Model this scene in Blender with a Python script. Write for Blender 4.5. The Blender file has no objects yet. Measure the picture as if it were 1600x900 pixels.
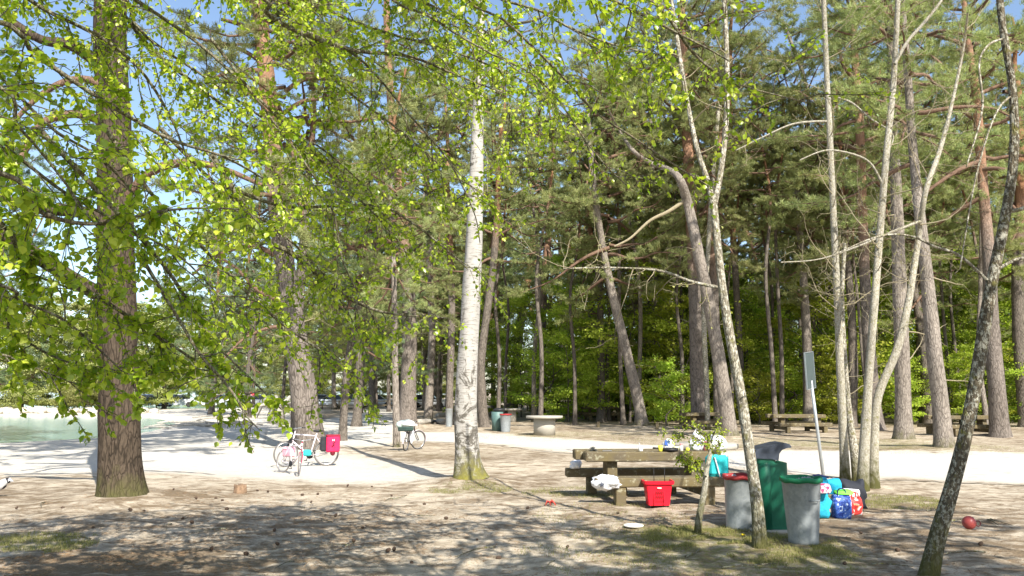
import bpy, math, random
import numpy as np
from mathutils import Vector, Matrix
R = math.radians
scene = bpy.context.scene
col = scene.collection
rng = np.random.default_rng(7)
random.seed(7)

# ---------------------------------------------------------------- camera, world, sun, exposure
FPX, HOR, CAMZ = 1280.0, 612.0, 1.8
PITCH = math.atan((HOR-450)/FPX)
cam = bpy.data.cameras.new('camera'); camo = bpy.data.objects.new('camera', cam); col.objects.link(camo)
cam.sensor_width = 36; cam.lens = 36*FPX/1600; cam.clip_end = 6000; cam.clip_start = 0.05
camo.location = (0, 0, CAMZ); camo.rotation_euler = (math.pi/2+PITCH, 0, 0)
scene.camera = camo
SUN_EL, SUN_AZ = R(42), math.atan2(0.42, -0.907)      # azimuth measured from +Y towards +X
w = bpy.data.worlds.new('World'); scene.world = w; w.use_nodes = True
nt = w.node_tree; sky = nt.nodes.new('ShaderNodeTexSky'); sky.sky_type = 'NISHITA'; sky.sun_disc = False
sky.sun_elevation = SUN_EL; sky.sun_rotation = SUN_AZ; sky.air_density = 1.0; sky.dust_density = 1.0; sky.ozone_density = 1.0
bgn = nt.nodes['Background']; bgn.inputs[1].default_value = 0.12
nt.links.new(sky.outputs[0], bgn.inputs[0])
sl = bpy.data.lights.new('sun', 'SUN'); sl.energy = 5.0; sl.angle = R(0.4); sl.color = (1.0, 0.95, 0.86)
so = bpy.data.objects.new('sun', sl); col.objects.link(so)
sdir = Vector((math.sin(SUN_AZ)*math.cos(SUN_EL), math.cos(SUN_AZ)*math.cos(SUN_EL), math.sin(SUN_EL)))
so.rotation_euler = sdir.to_track_quat('Z', 'Y').to_euler(); so.location = (10, -20, 30)
scene.view_settings.view_transform = 'Standard'; scene.view_settings.look = 'None'
scene.view_settings.gamma = 1.0; scene.view_settings.exposure = 0.98
scene.render.engine = 'CYCLES'
try:
    scene.cycles.max_bounces = 6; scene.cycles.transparent_max_bounces = 4
    scene.cycles.diffuse_bounces = 3; scene.cycles.glossy_bounces = 2; scene.cycles.transmission_bounces = 3
    scene.cycles.use_denoising = True
    scene.cycles.sample_clamp_indirect = 6.0
except Exception:
    pass

# ---------------------------------------------------------------- pixel -> world
cp, sp_ = math.cos(PITCH), math.sin(PITCH)
def ray(px, py):
    u, v = (px-800)/FPX, (450-py)/FPX
    return (u, cp - v*sp_, sp_ + v*cp)
def ground(px, py):
    d = ray(px, py); t = -CAMZ/d[2]
    return (d[0]*t, d[1]*t)
def at(px, py, Y):
    d = ray(px, py); t = Y/d[1]
    return np.array((d[0]*t, Y, CAMZ + d[2]*t))
def ppm(px, py, Y):        # metres per photo pixel there
    d = ray(px, py); return (Y/d[1])/FPX

# ---------------------------------------------------------------- noise
_tab = rng.random((256, 256))
def vnoise(x, y, s=0):
    x = np.asarray(x, float) + 31.7*s + 1000; y = np.asarray(y, float) + 17.3*s + 1000
    xi, yi = np.floor(x).astype(int), np.floor(y).astype(int)
    fx, fy = x-xi, y-yi
    fx = fx*fx*(3-2*fx); fy = fy*fy*(3-2*fy)
    a = _tab[xi % 256, yi % 256]; b = _tab[(xi+1) % 256, yi % 256]
    c = _tab[xi % 256, (yi+1) % 256]; d = _tab[(xi+1) % 256, (yi+1) % 256]
    return (a*(1-fx)+b*fx)*(1-fy) + (c*(1-fx)+d*fx)*fy
def fbm(x, y, s=0, o=4):
    r, a, t = 0, 1, 0
    for i in range(o):
        r = r + a*vnoise(x*2**i, y*2**i, s+i*3); t += a; a *= .5
    return r/t
def sstep(a, b, x):
    t = np.clip((x-a)/(b-a), 0, 1); return t*t*(3-2*t)
def sdpoly(x, y, poly):     # positive inside
    x = np.asarray(x, float); y = np.asarray(y, float)
    ins = np.zeros(x.shape, bool); dist = np.full(x.shape, 1e9)
    n = len(poly)
    for i in range(n):
        x1, y1 = poly[i]; x2, y2 = poly[(i+1) % n]
        c = ((y1 > y) != (y2 > y)) & (x < (x2-x1)*(y-y1)/((y2-y1) if y2 != y1 else 1e-9)+x1)
        ins ^= c
        dx, dy = x2-x1, y2-y1
        t = np.clip(((x-x1)*dx+(y-y1)*dy)/(dx*dx+dy*dy+1e-12), 0, 1)
        dist = np.minimum(dist, np.hypot(x-x1-t*dx, y-y1-t*dy))
    return np.where(ins, dist, -dist)

G = lambda pts: [ground(*p) for p in pts]
LAKE = G([(-700,700),(-300,692),(0,687),(80,683),(150,678),(215,669),(258,659),(235,651),(160,649),(0,648),(-300,647),(-900,647)])
FARLAKE = [(-33, 92), (-38, 150), (-46, 400), (-60, 1300), (-1500, 1300), (-700, 88), (-60, 84)]
PATH = G([(430,668),(520,655),(560,640),(620,636),(640,650),(650,675),(760,675),(900,688),(1140,706),(1350,704),(1600,711),(2300,735),(2600,800),(1600,756),(1300,742),(1140,731),(900,707),(760,692),(640,690),(560,702),(430,700)])
BEACH = G([(-900,762),(150,742),(330,747),(600,758),(715,752),(700,735),(600,715),(540,700),(470,690),(470,655),(520,640),(400,634),(-300,637),(-900,640)])
mounds = []   # x, y, radius, height
def H(x, y):
    x = np.asarray(x, float); y = np.asarray(y, float)
    r = np.hypot(x, y)
    h = 0.10*(fbm(x*.22, y*.22, 1, 2)-.5) + .05*(fbm(x*1.3, y*1.3, 2, 3)-.5) + .035*(fbm(x*4, y*5, 5, 2)-.5)*sstep(30, 12, r) + .022*(fbm(x*11, y*13, 6, 2)-.5)*sstep(22, 10, r)
    for (mx, my, mr, mh) in mounds:
        h = h + mh*np.exp(-((x-mx)**2+(y-my)**2)/(mr*mr))
    s = np.maximum(sdpoly(x, y, LAKE), sdpoly(x, y, FARLAKE))
    return h*sstep(2, -4, s) - .55*sstep(-3.0, 3.5, s)
def HZ(x, y): return float(H(np.array([x]), np.array([y]))[0])

# ---------------------------------------------------------------- materials
def mat(name):
    m = bpy.data.materials.new(name); m.use_nodes = True
    n = m.node_tree; n.nodes.clear()
    out = n.nodes.new('ShaderNodeOutputMaterial')
    return m, n, out
def N(nt, t, **kw):
    n = nt.nodes.new(t)
    for k, v in kw.items():
        if k.startswith('i_'):
            key = k[2:].replace('_', ' ')
            n.inputs[int(key) if key.isdigit() else key].default_value = v
        else: setattr(n, k, v)
    return n
def ramp(nt, fac, stops):
    r = nt.nodes.new('ShaderNodeValToRGB'); e = r.color_ramp.elements
    while len(e) < len(stops): e.new(.5)
    for i, (p, c) in enumerate(stops):
        e[i].position = p; e[i].color = (c[0], c[1], c[2], 1) if not isinstance(c, (int, float)) else (c, c, c, 1)
    nt.links.new(fac, r.inputs[0]); return r.outputs[0]
def mix(nt, f, a, b, mode='MIX'):
    m = nt.nodes.new('ShaderNodeMix'); m.data_type = 'RGBA'; m.blend_type = mode
    for s, v in ((m.inputs[0], f), (m.inputs[6], a), (m.inputs[7], b)):
        if hasattr(v, 'node'): nt.links.new(v, s)
        elif isinstance(v, (int, float)): s.default_value = v
        else: s.default_value = (v[0], v[1], v[2], 1)
    return m.outputs[2]
def coords(nt, scale=(1, 1, 1), kind='Object'):
    t = nt.nodes.new('ShaderNodeTexCoord'); m = nt.nodes.new('ShaderNodeMapping'); m.inputs['Scale'].default_value = scale
    nt.links.new(t.outputs[kind], m.inputs[0]); return m.outputs[0]
def noise(nt, vec, scale, detail=4, rough=.6, dist=0):
    n = N(nt, 'ShaderNodeTexNoise'); n.inputs['Scale'].default_value = scale; n.inputs['Detail'].default_value = detail
    n.inputs['Roughness'].default_value = rough; n.inputs['Distortion'].default_value = dist
    nt.links.new(vec, n.inputs['Vector']); return n.outputs['Fac']
def bump(nt, h, strength, dist):
    b = N(nt, 'ShaderNodeBump'); b.inputs['Strength'].default_value = strength; b.inputs['Distance'].default_value = dist
    nt.links.new(h, b.inputs['Height']); return b.outputs[0]
def principled(nt, out, color, rough=.8, normal=None, metal=0, spec=.3):
    p = N(nt, 'ShaderNodeBsdfPrincipled')
    if hasattr(color, 'node'): nt.links.new(color, p.inputs['Base Color'])
    else: p.inputs['Base Color'].default_value = (*color, 1)
    if hasattr(rough, 'node'): nt.links.new(rough, p.inputs['Roughness'])
    else: p.inputs['Roughness'].default_value = rough
    p.inputs['Metallic'].default_value = metal; p.inputs['Specular IOR Level'].default_value = spec
    if normal is not None: nt.links.new(normal, p.inputs['Normal'])
    nt.links.new(p.outputs[0], out.inputs[0]); return p
_simple = {}
def plain(name, c, rough=.6, metal=0, var=.12, spec=.35, scale=6, b=.15, bd=.01):
    """a one-colour surface with uneven tone and a little relief"""
    if name in _simple: return _simple[name]
    m, n, out = mat(name); v = coords(n)
    f = noise(n, v, scale, 5, .65)
    c2 = mix(n, ramp(n, f, [(.3, 0), (.7, 1)]), tuple(x*(1-var) for x in c), tuple(min(1, x*(1+var)) for x in c))
    principled(n, out, c2, rough, bump(n, noise(n, v, scale*5, 3), b, bd), metal, spec)
    _simple[name] = m; return m

def patterned(name, c1, c2, scale=14, t=.5, c3=None):
    m, n, out = mat(name); v = coords(n)
    f = ramp(n, noise(n, v, scale, 2, .5, 1.2), [(t-.02, 0), (t+.02, 1)])
    c = mix(n, f, c1, c2)
    if c3: c = mix(n, ramp(n, noise(n, coords(n, (1.3, 1, 1.2)), scale*.8, 2, .5, 2), [(.60, 0), (.63, 1)]), c, c3)
    principled(n, out, c, .5, bump(n, noise(n, v, 12, 4), .6, .03), spec=.3); return m
def bark_mat(name, low, dark, up=None, z0=6, z1=9, scale=1.0, lichen=None, moss=False, mz=0.0):
    m, n, out = mat(name)
    v = coords(n, (1, 1, .28))
    v2 = coords(n, (1, 1, .5))
    d = noise(n, v2, 5*scale, 3)
    vor = N(n, 'ShaderNodeTexVoronoi', feature='DISTANCE_TO_EDGE'); vor.inputs['Scale'].default_value = 13*scale
    add = N(n, 'ShaderNodeVectorMath', operation='ADD'); sc = N(n, 'ShaderNodeVectorMath', operation='SCALE'); sc.inputs['Scale'].default_value = .18
    nc = N(n, 'ShaderNodeTexNoise'); nc.inputs['Scale'].default_value = 6*scale; n.links.new(v, nc.inputs['Vector'])
    n.links.new(nc.outputs['Color'], sc.inputs[0]); n.links.new(v, add.inputs[0]); n.links.new(sc.outputs[0], add.inputs[1])
    n.links.new(add.outputs[0], vor.inputs['Vector'])
    crack = ramp(n, vor.outputs['Distance'], [(0, 0), (.16, 1)])
    fine = noise(n, v, 40*scale, 4, .7)
    cc = mix(n, crack, dark, low)
    cc = mix(n, ramp(n, d, [(.35, 0), (.65, .55)]), cc, tuple(x*1.35 for x in low))
    cc = mix(n, ramp(n, fine, [(.4, 0), (.62, .45)]), cc, dark)
    if up:
        t = N(n, 'ShaderNodeTexCoord'); s = N(n, 'ShaderNodeSeparateXYZ'); n.links.new(t.outputs['Object'], s.inputs[0])
        a = N(n, 'ShaderNodeMath', operation='MULTIPLY_ADD'); n.links.new(d, a.inputs[0]); a.inputs[1].default_value = 3.0; n.links.new(s.outputs[2], a.inputs[2])
        mr = N(n, 'ShaderNodeMapRange'); mr.inputs[1].default_value = z0+1.5; mr.inputs[2].default_value = z1+1.5; n.links.new(a.outputs[0], mr.inputs[0])
        upc = mix(n, ramp(n, fine, [(.35, 0), (.7, 1)]), up, tuple(x*.55 for x in up))
        cc = mix(n, mr.outputs[0], cc, upc)
    if lichen:
        l = noise(n, coords(n, (1, 1, .7)), 17*scale, 5, .75)
        cc = mix(n, ramp(n, l, [(.50, 0), (.56, .85)]), cc, lichen)
        l2 = noise(n, coords(n, (1, 1, .8)), 7*scale, 3, .6)
        cc = mix(n, ramp(n, l2, [(.58, 0), (.68, .6)]), cc, (.17, .16, .04))
    if moss:
        t = N(n, 'ShaderNodeTexCoord'); s = N(n, 'ShaderNodeSeparateXYZ'); n.links.new(t.outputs['Object'], s.inputs[0])
        a = N(n, 'ShaderNodeMath', operation='MULTIPLY_ADD'); n.links.new(d, a.inputs[0]); a.inputs[1].default_value = -1.2; n.links.new(s.outputs[2], a.inputs[2])
        mr = N(n, 'ShaderNodeMapRange'); mr.inputs[1].default_value = .1+mz; mr.inputs[2].default_value = -.45+mz; n.links.new(a.outputs[0], mr.inputs[0])
        cc = mix(n, mr.outputs[0], cc, (.085, .082, .03))
    hgt = mix(n, .35, crack, fine)
    principled(n, out, cc, .95, bump(n, hgt, .9, .02/scale), spec=.1)
    return m
M = {}
M['pine_bark'] = bark_mat('pine bark', (.205, .175, .15), (.06, .05, .042), up=(.36, .21, .135), z0=7, z1=11)
M['old_bark'] = bark_mat('old dark shaded bark', (.085, .064, .046), (.02, .016, .012), up=(.30, .16, .09), z0=8.5, z1=11, scale=1.15, moss=True, mz=-.25)  # dark brown bark, deepened in colour for the leaf shade over the trunk
M['grey_bark'] = bark_mat('grey bark', (.27, .235, .20), (.085, .07, .058), moss=True, scale=1.1, mz=-.3)
M['dark_bark'] = bark_mat('dark forest bark', (.17, .145, .12), (.05, .042, .036), up=(.30, .16, .09), z0=9, z1=12)
M['lichen_bark'] = bark_mat('lichen bark', (.25, .22, .165), (.09, .08, .06), scale=1.6, lichen=(.52, .50, .42), moss=True)
M['shade_bark'] = bark_mat('shaded spotted bark', (.115, .095, .065), (.045, .038, .028), scale=1.6, lichen=(.36, .35, .29), moss=True)  # darker copy of the lichen bark: the leaning tree's shade is in the colour
M['pale_bark'] = bark_mat('pale smooth bark', (.36, .33, .26), (.17, .15, .11), scale=2.4, lichen=(.46, .44, .37), moss=True)
M['limb_bark'] = bark_mat('pine limb bark', (.21, .135, .095), (.09, .058, .042), scale=1.8)
M['driftwood'] = bark_mat('bleached dry wood', (.46, .43, .38), (.20, .18, .15), scale=2.2)
M['twig_bark'] = bark_mat('dark twig bark', (.16, .13, .09), (.05, .045, .03), scale=2.5, lichen=(.30, .30, .22))
M['bare_twig'] = bark_mat('pale dry twig', (.38, .33, .22), (.17, .14, .09), scale=3)

def birch_mat():
    m, n, out = mat('white birch bark')
    v = coords(n, (1.2, 1.2, 9)); l = noise(n, v, 4.5, 5, .7)
    base = mix(n, noise(n, coords(n), 5, 4), (.48, .46, .42), (.28, .265, .24))
    cc = mix(n, ramp(n, l, [(.53, 0), (.60, .85)]), base, (.16, .14, .12))
    p = noise(n, coords(n, (1, 1, .8)), 3.0, 5, .75, 1.0)
    t = N(n, 'ShaderNodeTexCoord'); s = N(n, 'ShaderNodeSeparateXYZ'); n.links.new(t.outputs['Object'], s.inputs[0])
    mr = N(n, 'ShaderNodeMapRange'); mr.inputs[1].default_value = 0; mr.inputs[2].default_value = 2.6; mr.inputs[3].default_value = .19; mr.inputs[4].default_value = .02
    n.links.new(s.outputs[2], mr.inputs[0])
    a = N(n, 'ShaderNodeMath', operation='ADD'); n.links.new(p, a.inputs[0]); n.links.new(mr.outputs[0], a.inputs[1])
    cc = mix(n, ramp(n, a.outputs[0], [(.60, 0), (.66, .9)]), cc, (.085, .075, .06))
    mm = N(n, 'ShaderNodeMapRange'); mm.inputs[1].default_value = .95; mm.inputs[2].default_value = .15
    b2 = N(n, 'ShaderNodeMath', operation='MULTIPLY_ADD'); n.links.new(noise(n, coords(n), 7, 5, .7), b2.inputs[0]); b2.inputs[1].default_value = 1.5; n.links.new(s.outputs[2], b2.inputs[2])
    n.links.new(b2.outputs[0], mm.inputs[0])
    mm.inputs[1].default_value = 1.35; mm.inputs[2].default_value = .75
    moss = mix(n, noise(n, coords(n), 25, 4), (.08, .085, .02), (.26, .23, .05))
    cc = mix(n, mm.outputs[0], cc, moss)
    h = mix(n, .5, p, noise(n, v, 12, 4))
    principled(n, out, cc, .85, bump(n, h, .7, .02), spec=.15)
    return m
M['birch_bark'] = birch_mat()

def leaf_mat(name, a, b, trans=.5, rnd=.35, scale=3.0, gloss=.0):
    m, n, out = mat(name)
    oi = N(n, 'ShaderNodeObjectInfo')
    at_ = N(n, 'ShaderNodeAttribute', attribute_name='tone')
    c = mix(n, at_.outputs['Fac'], a, b)
    hs = N(n, 'ShaderNodeHueSaturation'); n.links.new(c, hs.inputs['Color'])
    mr = N(n, 'ShaderNodeMapRange'); mr.inputs[3].default_value = 1-rnd*.5; mr.inputs[4].default_value = 1+rnd*.5
    n.links.new(oi.outputs['Random'], mr.inputs[0]); n.links.new(mr.outputs[0], hs.inputs['Value'])
    mh = N(n, 'ShaderNodeMapRange'); mh.inputs[3].default_value = .5-rnd*.05; mh.inputs[4].default_value = .5+rnd*.05
    n.links.new(oi.outputs['Random'], mh.inputs[0]); n.links.new(mh.outputs[0], hs.inputs['Hue'])
    d = N(n, 'ShaderNodeBsdfDiffuse'); t = N(n, 'ShaderNodeBsdfTranslucent'); mx = N(n, 'ShaderNodeMixShader'); mx.inputs[0].default_value = trans
    n.links.new(hs.outputs[0], d.inputs[0])
    tc = mix(n, 1.0, hs.outputs[0], (1.15, 1.25, .55), 'MULTIPLY'); n.links.new(tc, t.inputs[0])
    n.links.new(d.outputs[0], mx.inputs[1]); n.links.new(t.outputs[0], mx.inputs[2])
    last = mx.outputs[0]
    if gloss:
        g = N(n, 'ShaderNodeBsdfGlossy'); g.inputs['Roughness'].default_value = .35; m2 = N(n, 'ShaderNodeMixShader'); m2.inputs[0].default_value = gloss
        n.links.new(last, m2.inputs[1]); n.links.new(g.outputs[0], m2.inputs[2]); last = m2.outputs[0]
    n.links.new(last, out.inputs[0])
    return m
M['needles'] = leaf_mat('pine needles', (.16, .20, .085), (.42, .43, .19), .3, .35)
M['blue_needles'] = leaf_mat('cool pine needles', (.11, .16, .085), (.28, .33, .18), .3, .3)
M['spring_leaf'] = leaf_mat('young spring leaves', (.20, .32, .015), (.60, .65, .07), .5, .1, gloss=.04)
M['beech_leaf'] = leaf_mat('fresh beech leaves', (.27, .35, .045), (.54, .58, .11), .5, .45)
M['pale_leaf'] = leaf_mat('pale budding leaves', (.26, .29, .10), (.42, .42, .17), .4, .3)
M['shade_leaf'] = leaf_mat('deep green leaves', (.12, .19, .03), (.26, .34, .06), .4, .4)

def ground_mat():
    m, n, out = mat('sandy forest floor')
    at_ = N(n, 'ShaderNodeAttribute', attribute_name='zone'); s = N(n, 'ShaderNodeSeparateColor'); n.links.new(at_.outputs['Color'], s.inputs[0])
    v = coords(n)
    n1 = noise(n, v, .9, 5, .6); n2 = noise(n, v, 5.5, 5, .7); n3 = noise(n, v, 38, 4, .7); n2b = noise(n, v, 14, 6, .8); n4 = noise(n, coords(n, (1, 1.7, 1)), 2.2, 6, .75, .6)
    sand = mix(n, n2, (.50, .465, .40), (.66, .62, .55))
    dirt = mix(n, n2, (.45, .375, .28), (.61, .535, .42))
    c = mix(n, s.outputs[0], dirt, sand)
    litter = mix(n, n3, (.10, .07, .045), (.30, .23, .15))
    def thr(fac_noise, weight, lo, hi):       # weight raises the share of surface covered
        a = N(n, 'ShaderNodeMath', operation='ADD'); n.links.new(fac_noise, a.inputs[0]); n.links.new(weight, a.inputs[1])
        return ramp(n, a.outputs[0], [(lo, 0), (hi, 1)])
    half = N(n, 'ShaderNodeMath', operation='MULTIPLY'); n.links.new(s.outputs[2], half.inputs[0]); half.inputs[1].default_value = .33
    lf = thr(n4, half.outputs[0], .60, .80)
    c = mix(n, lf, c, litter)
    gh = N(n, 'ShaderNodeMath', operation='MULTIPLY'); n.links.new(s.outputs[1], gh.inputs[0]); gh.inputs[1].default_value = .25
    grass = mix(n, n3, (.09, .115, .022), (.28, .26, .075))
    c = mix(n, thr(n2b, gh.outputs[0], .66, .92), c, grass)
    c = mix(n, ramp(n, n3, [(.60, 0), (.70, .6)]), c, (.13, .10, .065))
    vo = N(n, 'ShaderNodeTexVoronoi', feature='SMOOTH_F1'); vo.inputs['Scale'].default_value = 3.2; n.links.new(v, vo.inputs['Vector'])
    c = mix(n, ramp(n, noise(n, v, 70, 3, .8), [(.59, 0), (.65, .5)]), c, (.13, .10, .07))
    h = mix(n, .5, mix(n, .5, n2, vo.outputs['Distance']), n3)
    principled(n, out, c, .95, bump(n, h, .8, .07), spec=.1)
    return m
M['ground'] = ground_mat()
def water_mat():
    m, n, out = mat('lake water'); v = coords(n, (1, .5, 1))
    h = noise(n, v, 1.6, 5, .65)
    c = mix(n, noise(n, coords(n, (.05, .12, 1)), 1.0, 2), (.24, .42, .40), (.34, .50, .47))
    principled(n, out, c, .12, bump(n, h, .25, .06), spec=.5); return m
M['water'] = water_mat()
def wood_mat():
    m, n, out = mat('weathered timber'); v = coords(n, (.6, 7, 7))
    g = noise(n, v, 3.2, 6, .7, .4); b = noise(n, coords(n), 3.0, 5, .7); f = noise(n, coords(n), 11, 5, .7)
    c = mix(n, g, (.055, .043, .029), (.20, .165, .11))
    c = mix(n, ramp(n, b, [(.40, 0), (.62, .75)]), c, (.16, .125, .055))
    c = mix(n, ramp(n, f, [(.56, 0), (.66, .7)]), c, (.40, .38, .27))
    principled(n, out, c, .92, bump(n, mix(n, .5, g, f), .7, .012), spec=.12); return m
M['timber'] = wood_mat()
def concrete_mat(name, a, b):
    m, n, out = mat(name); v = coords(n)
    c = mix(n, noise(n, v, 4, 6, .7), a, b); c = mix(n, ramp(n, noise(n, v, 45, 3), [(.6, 0), (.7, .4)]), c, tuple(x*.5 for x in a))
    principled(n, out, c, .9, bump(n, noise(n, v, 30, 4), .35, .006), spec=.15); return m
M['concrete'] = concrete_mat('concrete', (.30, .28, .24), (.46, .43, .37))
M['stone'] = concrete_mat('shore stone', (.40, .36, .30), (.62, .57, .48))
def galv_mat():
    m, n, out = mat('galvanised steel'); v = coords(n)
    vo = N(n, 'ShaderNodeTexVoronoi'); vo.inputs['Scale'].default_value = 26; n.links.new(v, vo.inputs['Vector'])
    c = mix(n, ramp(n, vo.outputs['Color'], [(0, 0), (1, 1)]), (.24, .265, .275), (.34, .365, .375))
    c = mix(n, ramp(n, noise(n, coords(n, (2, 2, .5)), 3.5, 6, .7), [(.45, 0), (.7, .55)]), c, (.22, .235, .235))
    principled(n, out, c, .48, bump(n, noise(n, v, 9, 3), .2, .01), .35, .5); return m
M['galv'] = galv_mat()

# ---------------------------------------------------------------- mesh helpers
def mesh_np(name, V, F, k, material=None, smooth=True, tone=None):
    """V (n,3); F flat list of loops; k per-face vertex count (int or array)"""
    V = np.asarray(V, np.float32); F = np.asarray(F, np.int32).ravel()
    me = bpy.data.meshes.new(name)
    if np.isscalar(k): cnt = np.full(len(F)//k, k, np.int32)
    else: cnt = np.asarray(k, np.int32)
    st = np.concatenate([[0], np.cumsum(cnt)[:-1]]).astype(np.int32)
    me.vertices.add(len(V)); me.vertices.foreach_set('co', V.ravel())
    me.loops.add(len(F)); me.loops.foreach_set('vertex_index', F)
    me.polygons.add(len(cnt)); me.polygons.foreach_set('loop_start', st); me.polygons.foreach_set('loop_total', cnt)
    if smooth: me.polygons.foreach_set('use_smooth', np.ones(len(cnt), bool))
    if tone is not None:
        a = me.attributes.new('tone', 'FLOAT', 'FACE'); a.data.foreach_set('value', np.asarray(tone, np.float32))
    me.update(calc_edges=True); me.validate()
    if material: me.materials.append(material)
    return me
def link(name, data, parent=None):
    o = bpy.data.objects.new(name, data); col.objects.link(o); o.parent = parent; return o
def tag(o, label=None, cat=None, group=None, kind=None):
    if label: o['label'] = label
    if cat: o['category'] = cat
    if group: o['group'] = group
    if kind: o['kind'] = kind
    return o
def empty(name, loc, label, cat, group=None, rz=0):
    o = link(name, None); o.location = loc; o.rotation_euler = (0, 0, rz); o.empty_display_size = .2
    return tag(o, label, cat, group)
def copy_tree(o, parent=None):
    c = o.copy(); col.objects.link(c)
    if parent is not None: c.parent = parent
    for ch in list(o.children): copy_tree(ch, c)
    return c

def TW(n, me, p):
    return tag(link(n, me, p), kind='stuff')

class MB:
    """collects shapes; build() links them as one mesh object"""
    def __init__(s): s.v = []; s.f = []; s.c = []; s.n = 0; s.sm = []
    def add(s, V, faces, smooth=False):
        V = np.asarray(V, float); s.v.append(V)
        for f in faces:
            s.f.extend([i+s.n for i in f]); s.c.append(len(f)); s.sm.append(smooth)
        s.n += len(V); return s
    def box(s, c, d, bev=.006, rz=0, rx=0, ry=0, taper=1.0, jit=0):
        hx, hy, hz = d[0]/2, d[1]/2, d[2]/2; b = min(bev, hx*.9, hy*.9, hz*.9)
        V = []; 
        for sx in (-1, 1):
            for sy in (-1, 1):
                for sz in (-1, 1):
                    t = taper if sz < 0 else 1
                    V += [(sx*(hx-b)*t, sy*(hy-b)*t, sz*hz), (sx*(hx-b)*t, sy*hy*t, sz*(hz-b)), (sx*hx*t, sy*(hy-b)*t, sz*(hz-b))]
        idx = lambda a, bb, cc, k: ((a*2+bb)*2+cc)*3+k
        F = []
        for z in (0, 1):
            q = [idx(0,0,z,0), idx(1,0,z,0), idx(1,1,z,0), idx(0,1,z,0)]; F.append(q if z else q[::-1])
            q = [idx(0,z,0,1), idx(1,z,0,1), idx(1,z,1,1), idx(0,z,1,1)]; F.append(q[::-1] if z else q)
            q = [idx(z,0,0,2), idx(z,1,0,2), idx(z,1,1,2), idx(z,0,1,2)]; F.append(q if z else q[::-1])
        for a in (0, 1):
            for bb in (0, 1):
                F.append([idx(0,a,bb,0), idx(1,a,bb,0), idx(1,a,bb,1), idx(0,a,bb,1)])
                F.append([idx(a,0,bb,0), idx(a,1,bb,0), idx(a,1,bb,2), idx(a,0,bb,2)])
                F.append([idx(a,bb,0,1), idx(a,bb,1,1), idx(a,bb,1,2), idx(a,bb,0,2)])
                for cc in (0, 1): F.append([idx(a,bb,cc,0), idx(a,bb,cc,1), idx(a,bb,cc,2)])
        V = np.array(V)
        if jit: V = V + (rng.random(V.shape)-.5)*jit
        m = np.array(Matrix.Rotation(rz, 3, 'Z') @ Matrix.Rotation(ry, 3, 'Y') @ Matrix.Rotation(rx, 3, 'X'))
        return s.add(V @ m.T + np.array(c), F)
    def lathe(s, prof, c=(0, 0, 0), k=28, cap=True, fn=None):
        V = []
        for (r, z) in prof:
            for i in range(k):
                a = 2*math.pi*i/k; V.append((r*math.cos(a), r*math.sin(a), z))
        V = np.array(V)
        if fn: V = fn(V)
        F = []
        for j in range(len(prof)-1):
            for i in range(k):
                i2 = (i+1) % k; F.append([j*k+i, j*k+i2, (j+1)*k+i2, (j+1)*k+i])
        if cap:
            if prof[0][0] > 1e-4: F.append(list(range(k))[::-1])
            if prof[-1][0] > 1e-4: F.append([(len(prof)-1)*k+i for i in range(k)])
        return s.add(V+np.array(c), F, True)
    def tube(s, pts, rad, k=8, cap=True):
        V, F = tube_arrays(pts, rad, k); fs = F.reshape(-1, 4).tolist()
        n = len(pts)
        if cap: fs = fs + [list(range(k))[::-1], [(n-1)*k+i for i in range(k)]]
        return s.add(V, fs, True)
    def blob(s, c, r, seed=0, amp=.15, freq=1.5, k=14, j=9, flat=None):
        V = []
        for a in range(j+1):
            th = math.pi*a/j
            for i in range(k):
                ph = 2*math.pi*i/k; V.append((math.sin(th)*math.cos(ph), math.sin(th)*math.sin(ph), math.cos(th)))
        V = np.array(V)
        d = 1+amp*2*(vnoise(V[:, 0]*freq+V[:, 2]*freq*1.3+5, V[:, 1]*freq-V[:, 2]*freq*.7+5, seed)-.5)+amp*.8*(vnoise(V[:, 0]*freq*3+V[:, 2]*4, V[:, 1]*freq*3-V[:, 2]*3, seed+2)-.5)
        V = V*d[:, None]*np.array(r)
        if flat is not None: V[:, 2] = np.maximum(V[:, 2], flat)
        F = []
        for a in range(j):
            for i in range(k):
                i2 = (i+1) % k; F.append([a*k+i, (a+1)*k+i, (a+1)*k+i2, a*k+i2])
        return s.add(V+np.array(c), F, True)
    def build(s, name, material, parent=None, loc=None):
        me = mesh_np(name, np.concatenate(s.v), s.f, s.c, material, smooth=False)
        me.polygons.foreach_set('use_smooth', np.array(s.sm, bool)[:len(me.polygons)]) if len(me.polygons) == len(s.sm) else None
        o = link(name, me, parent)
        if loc is not None: o.location = loc
        return o

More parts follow.
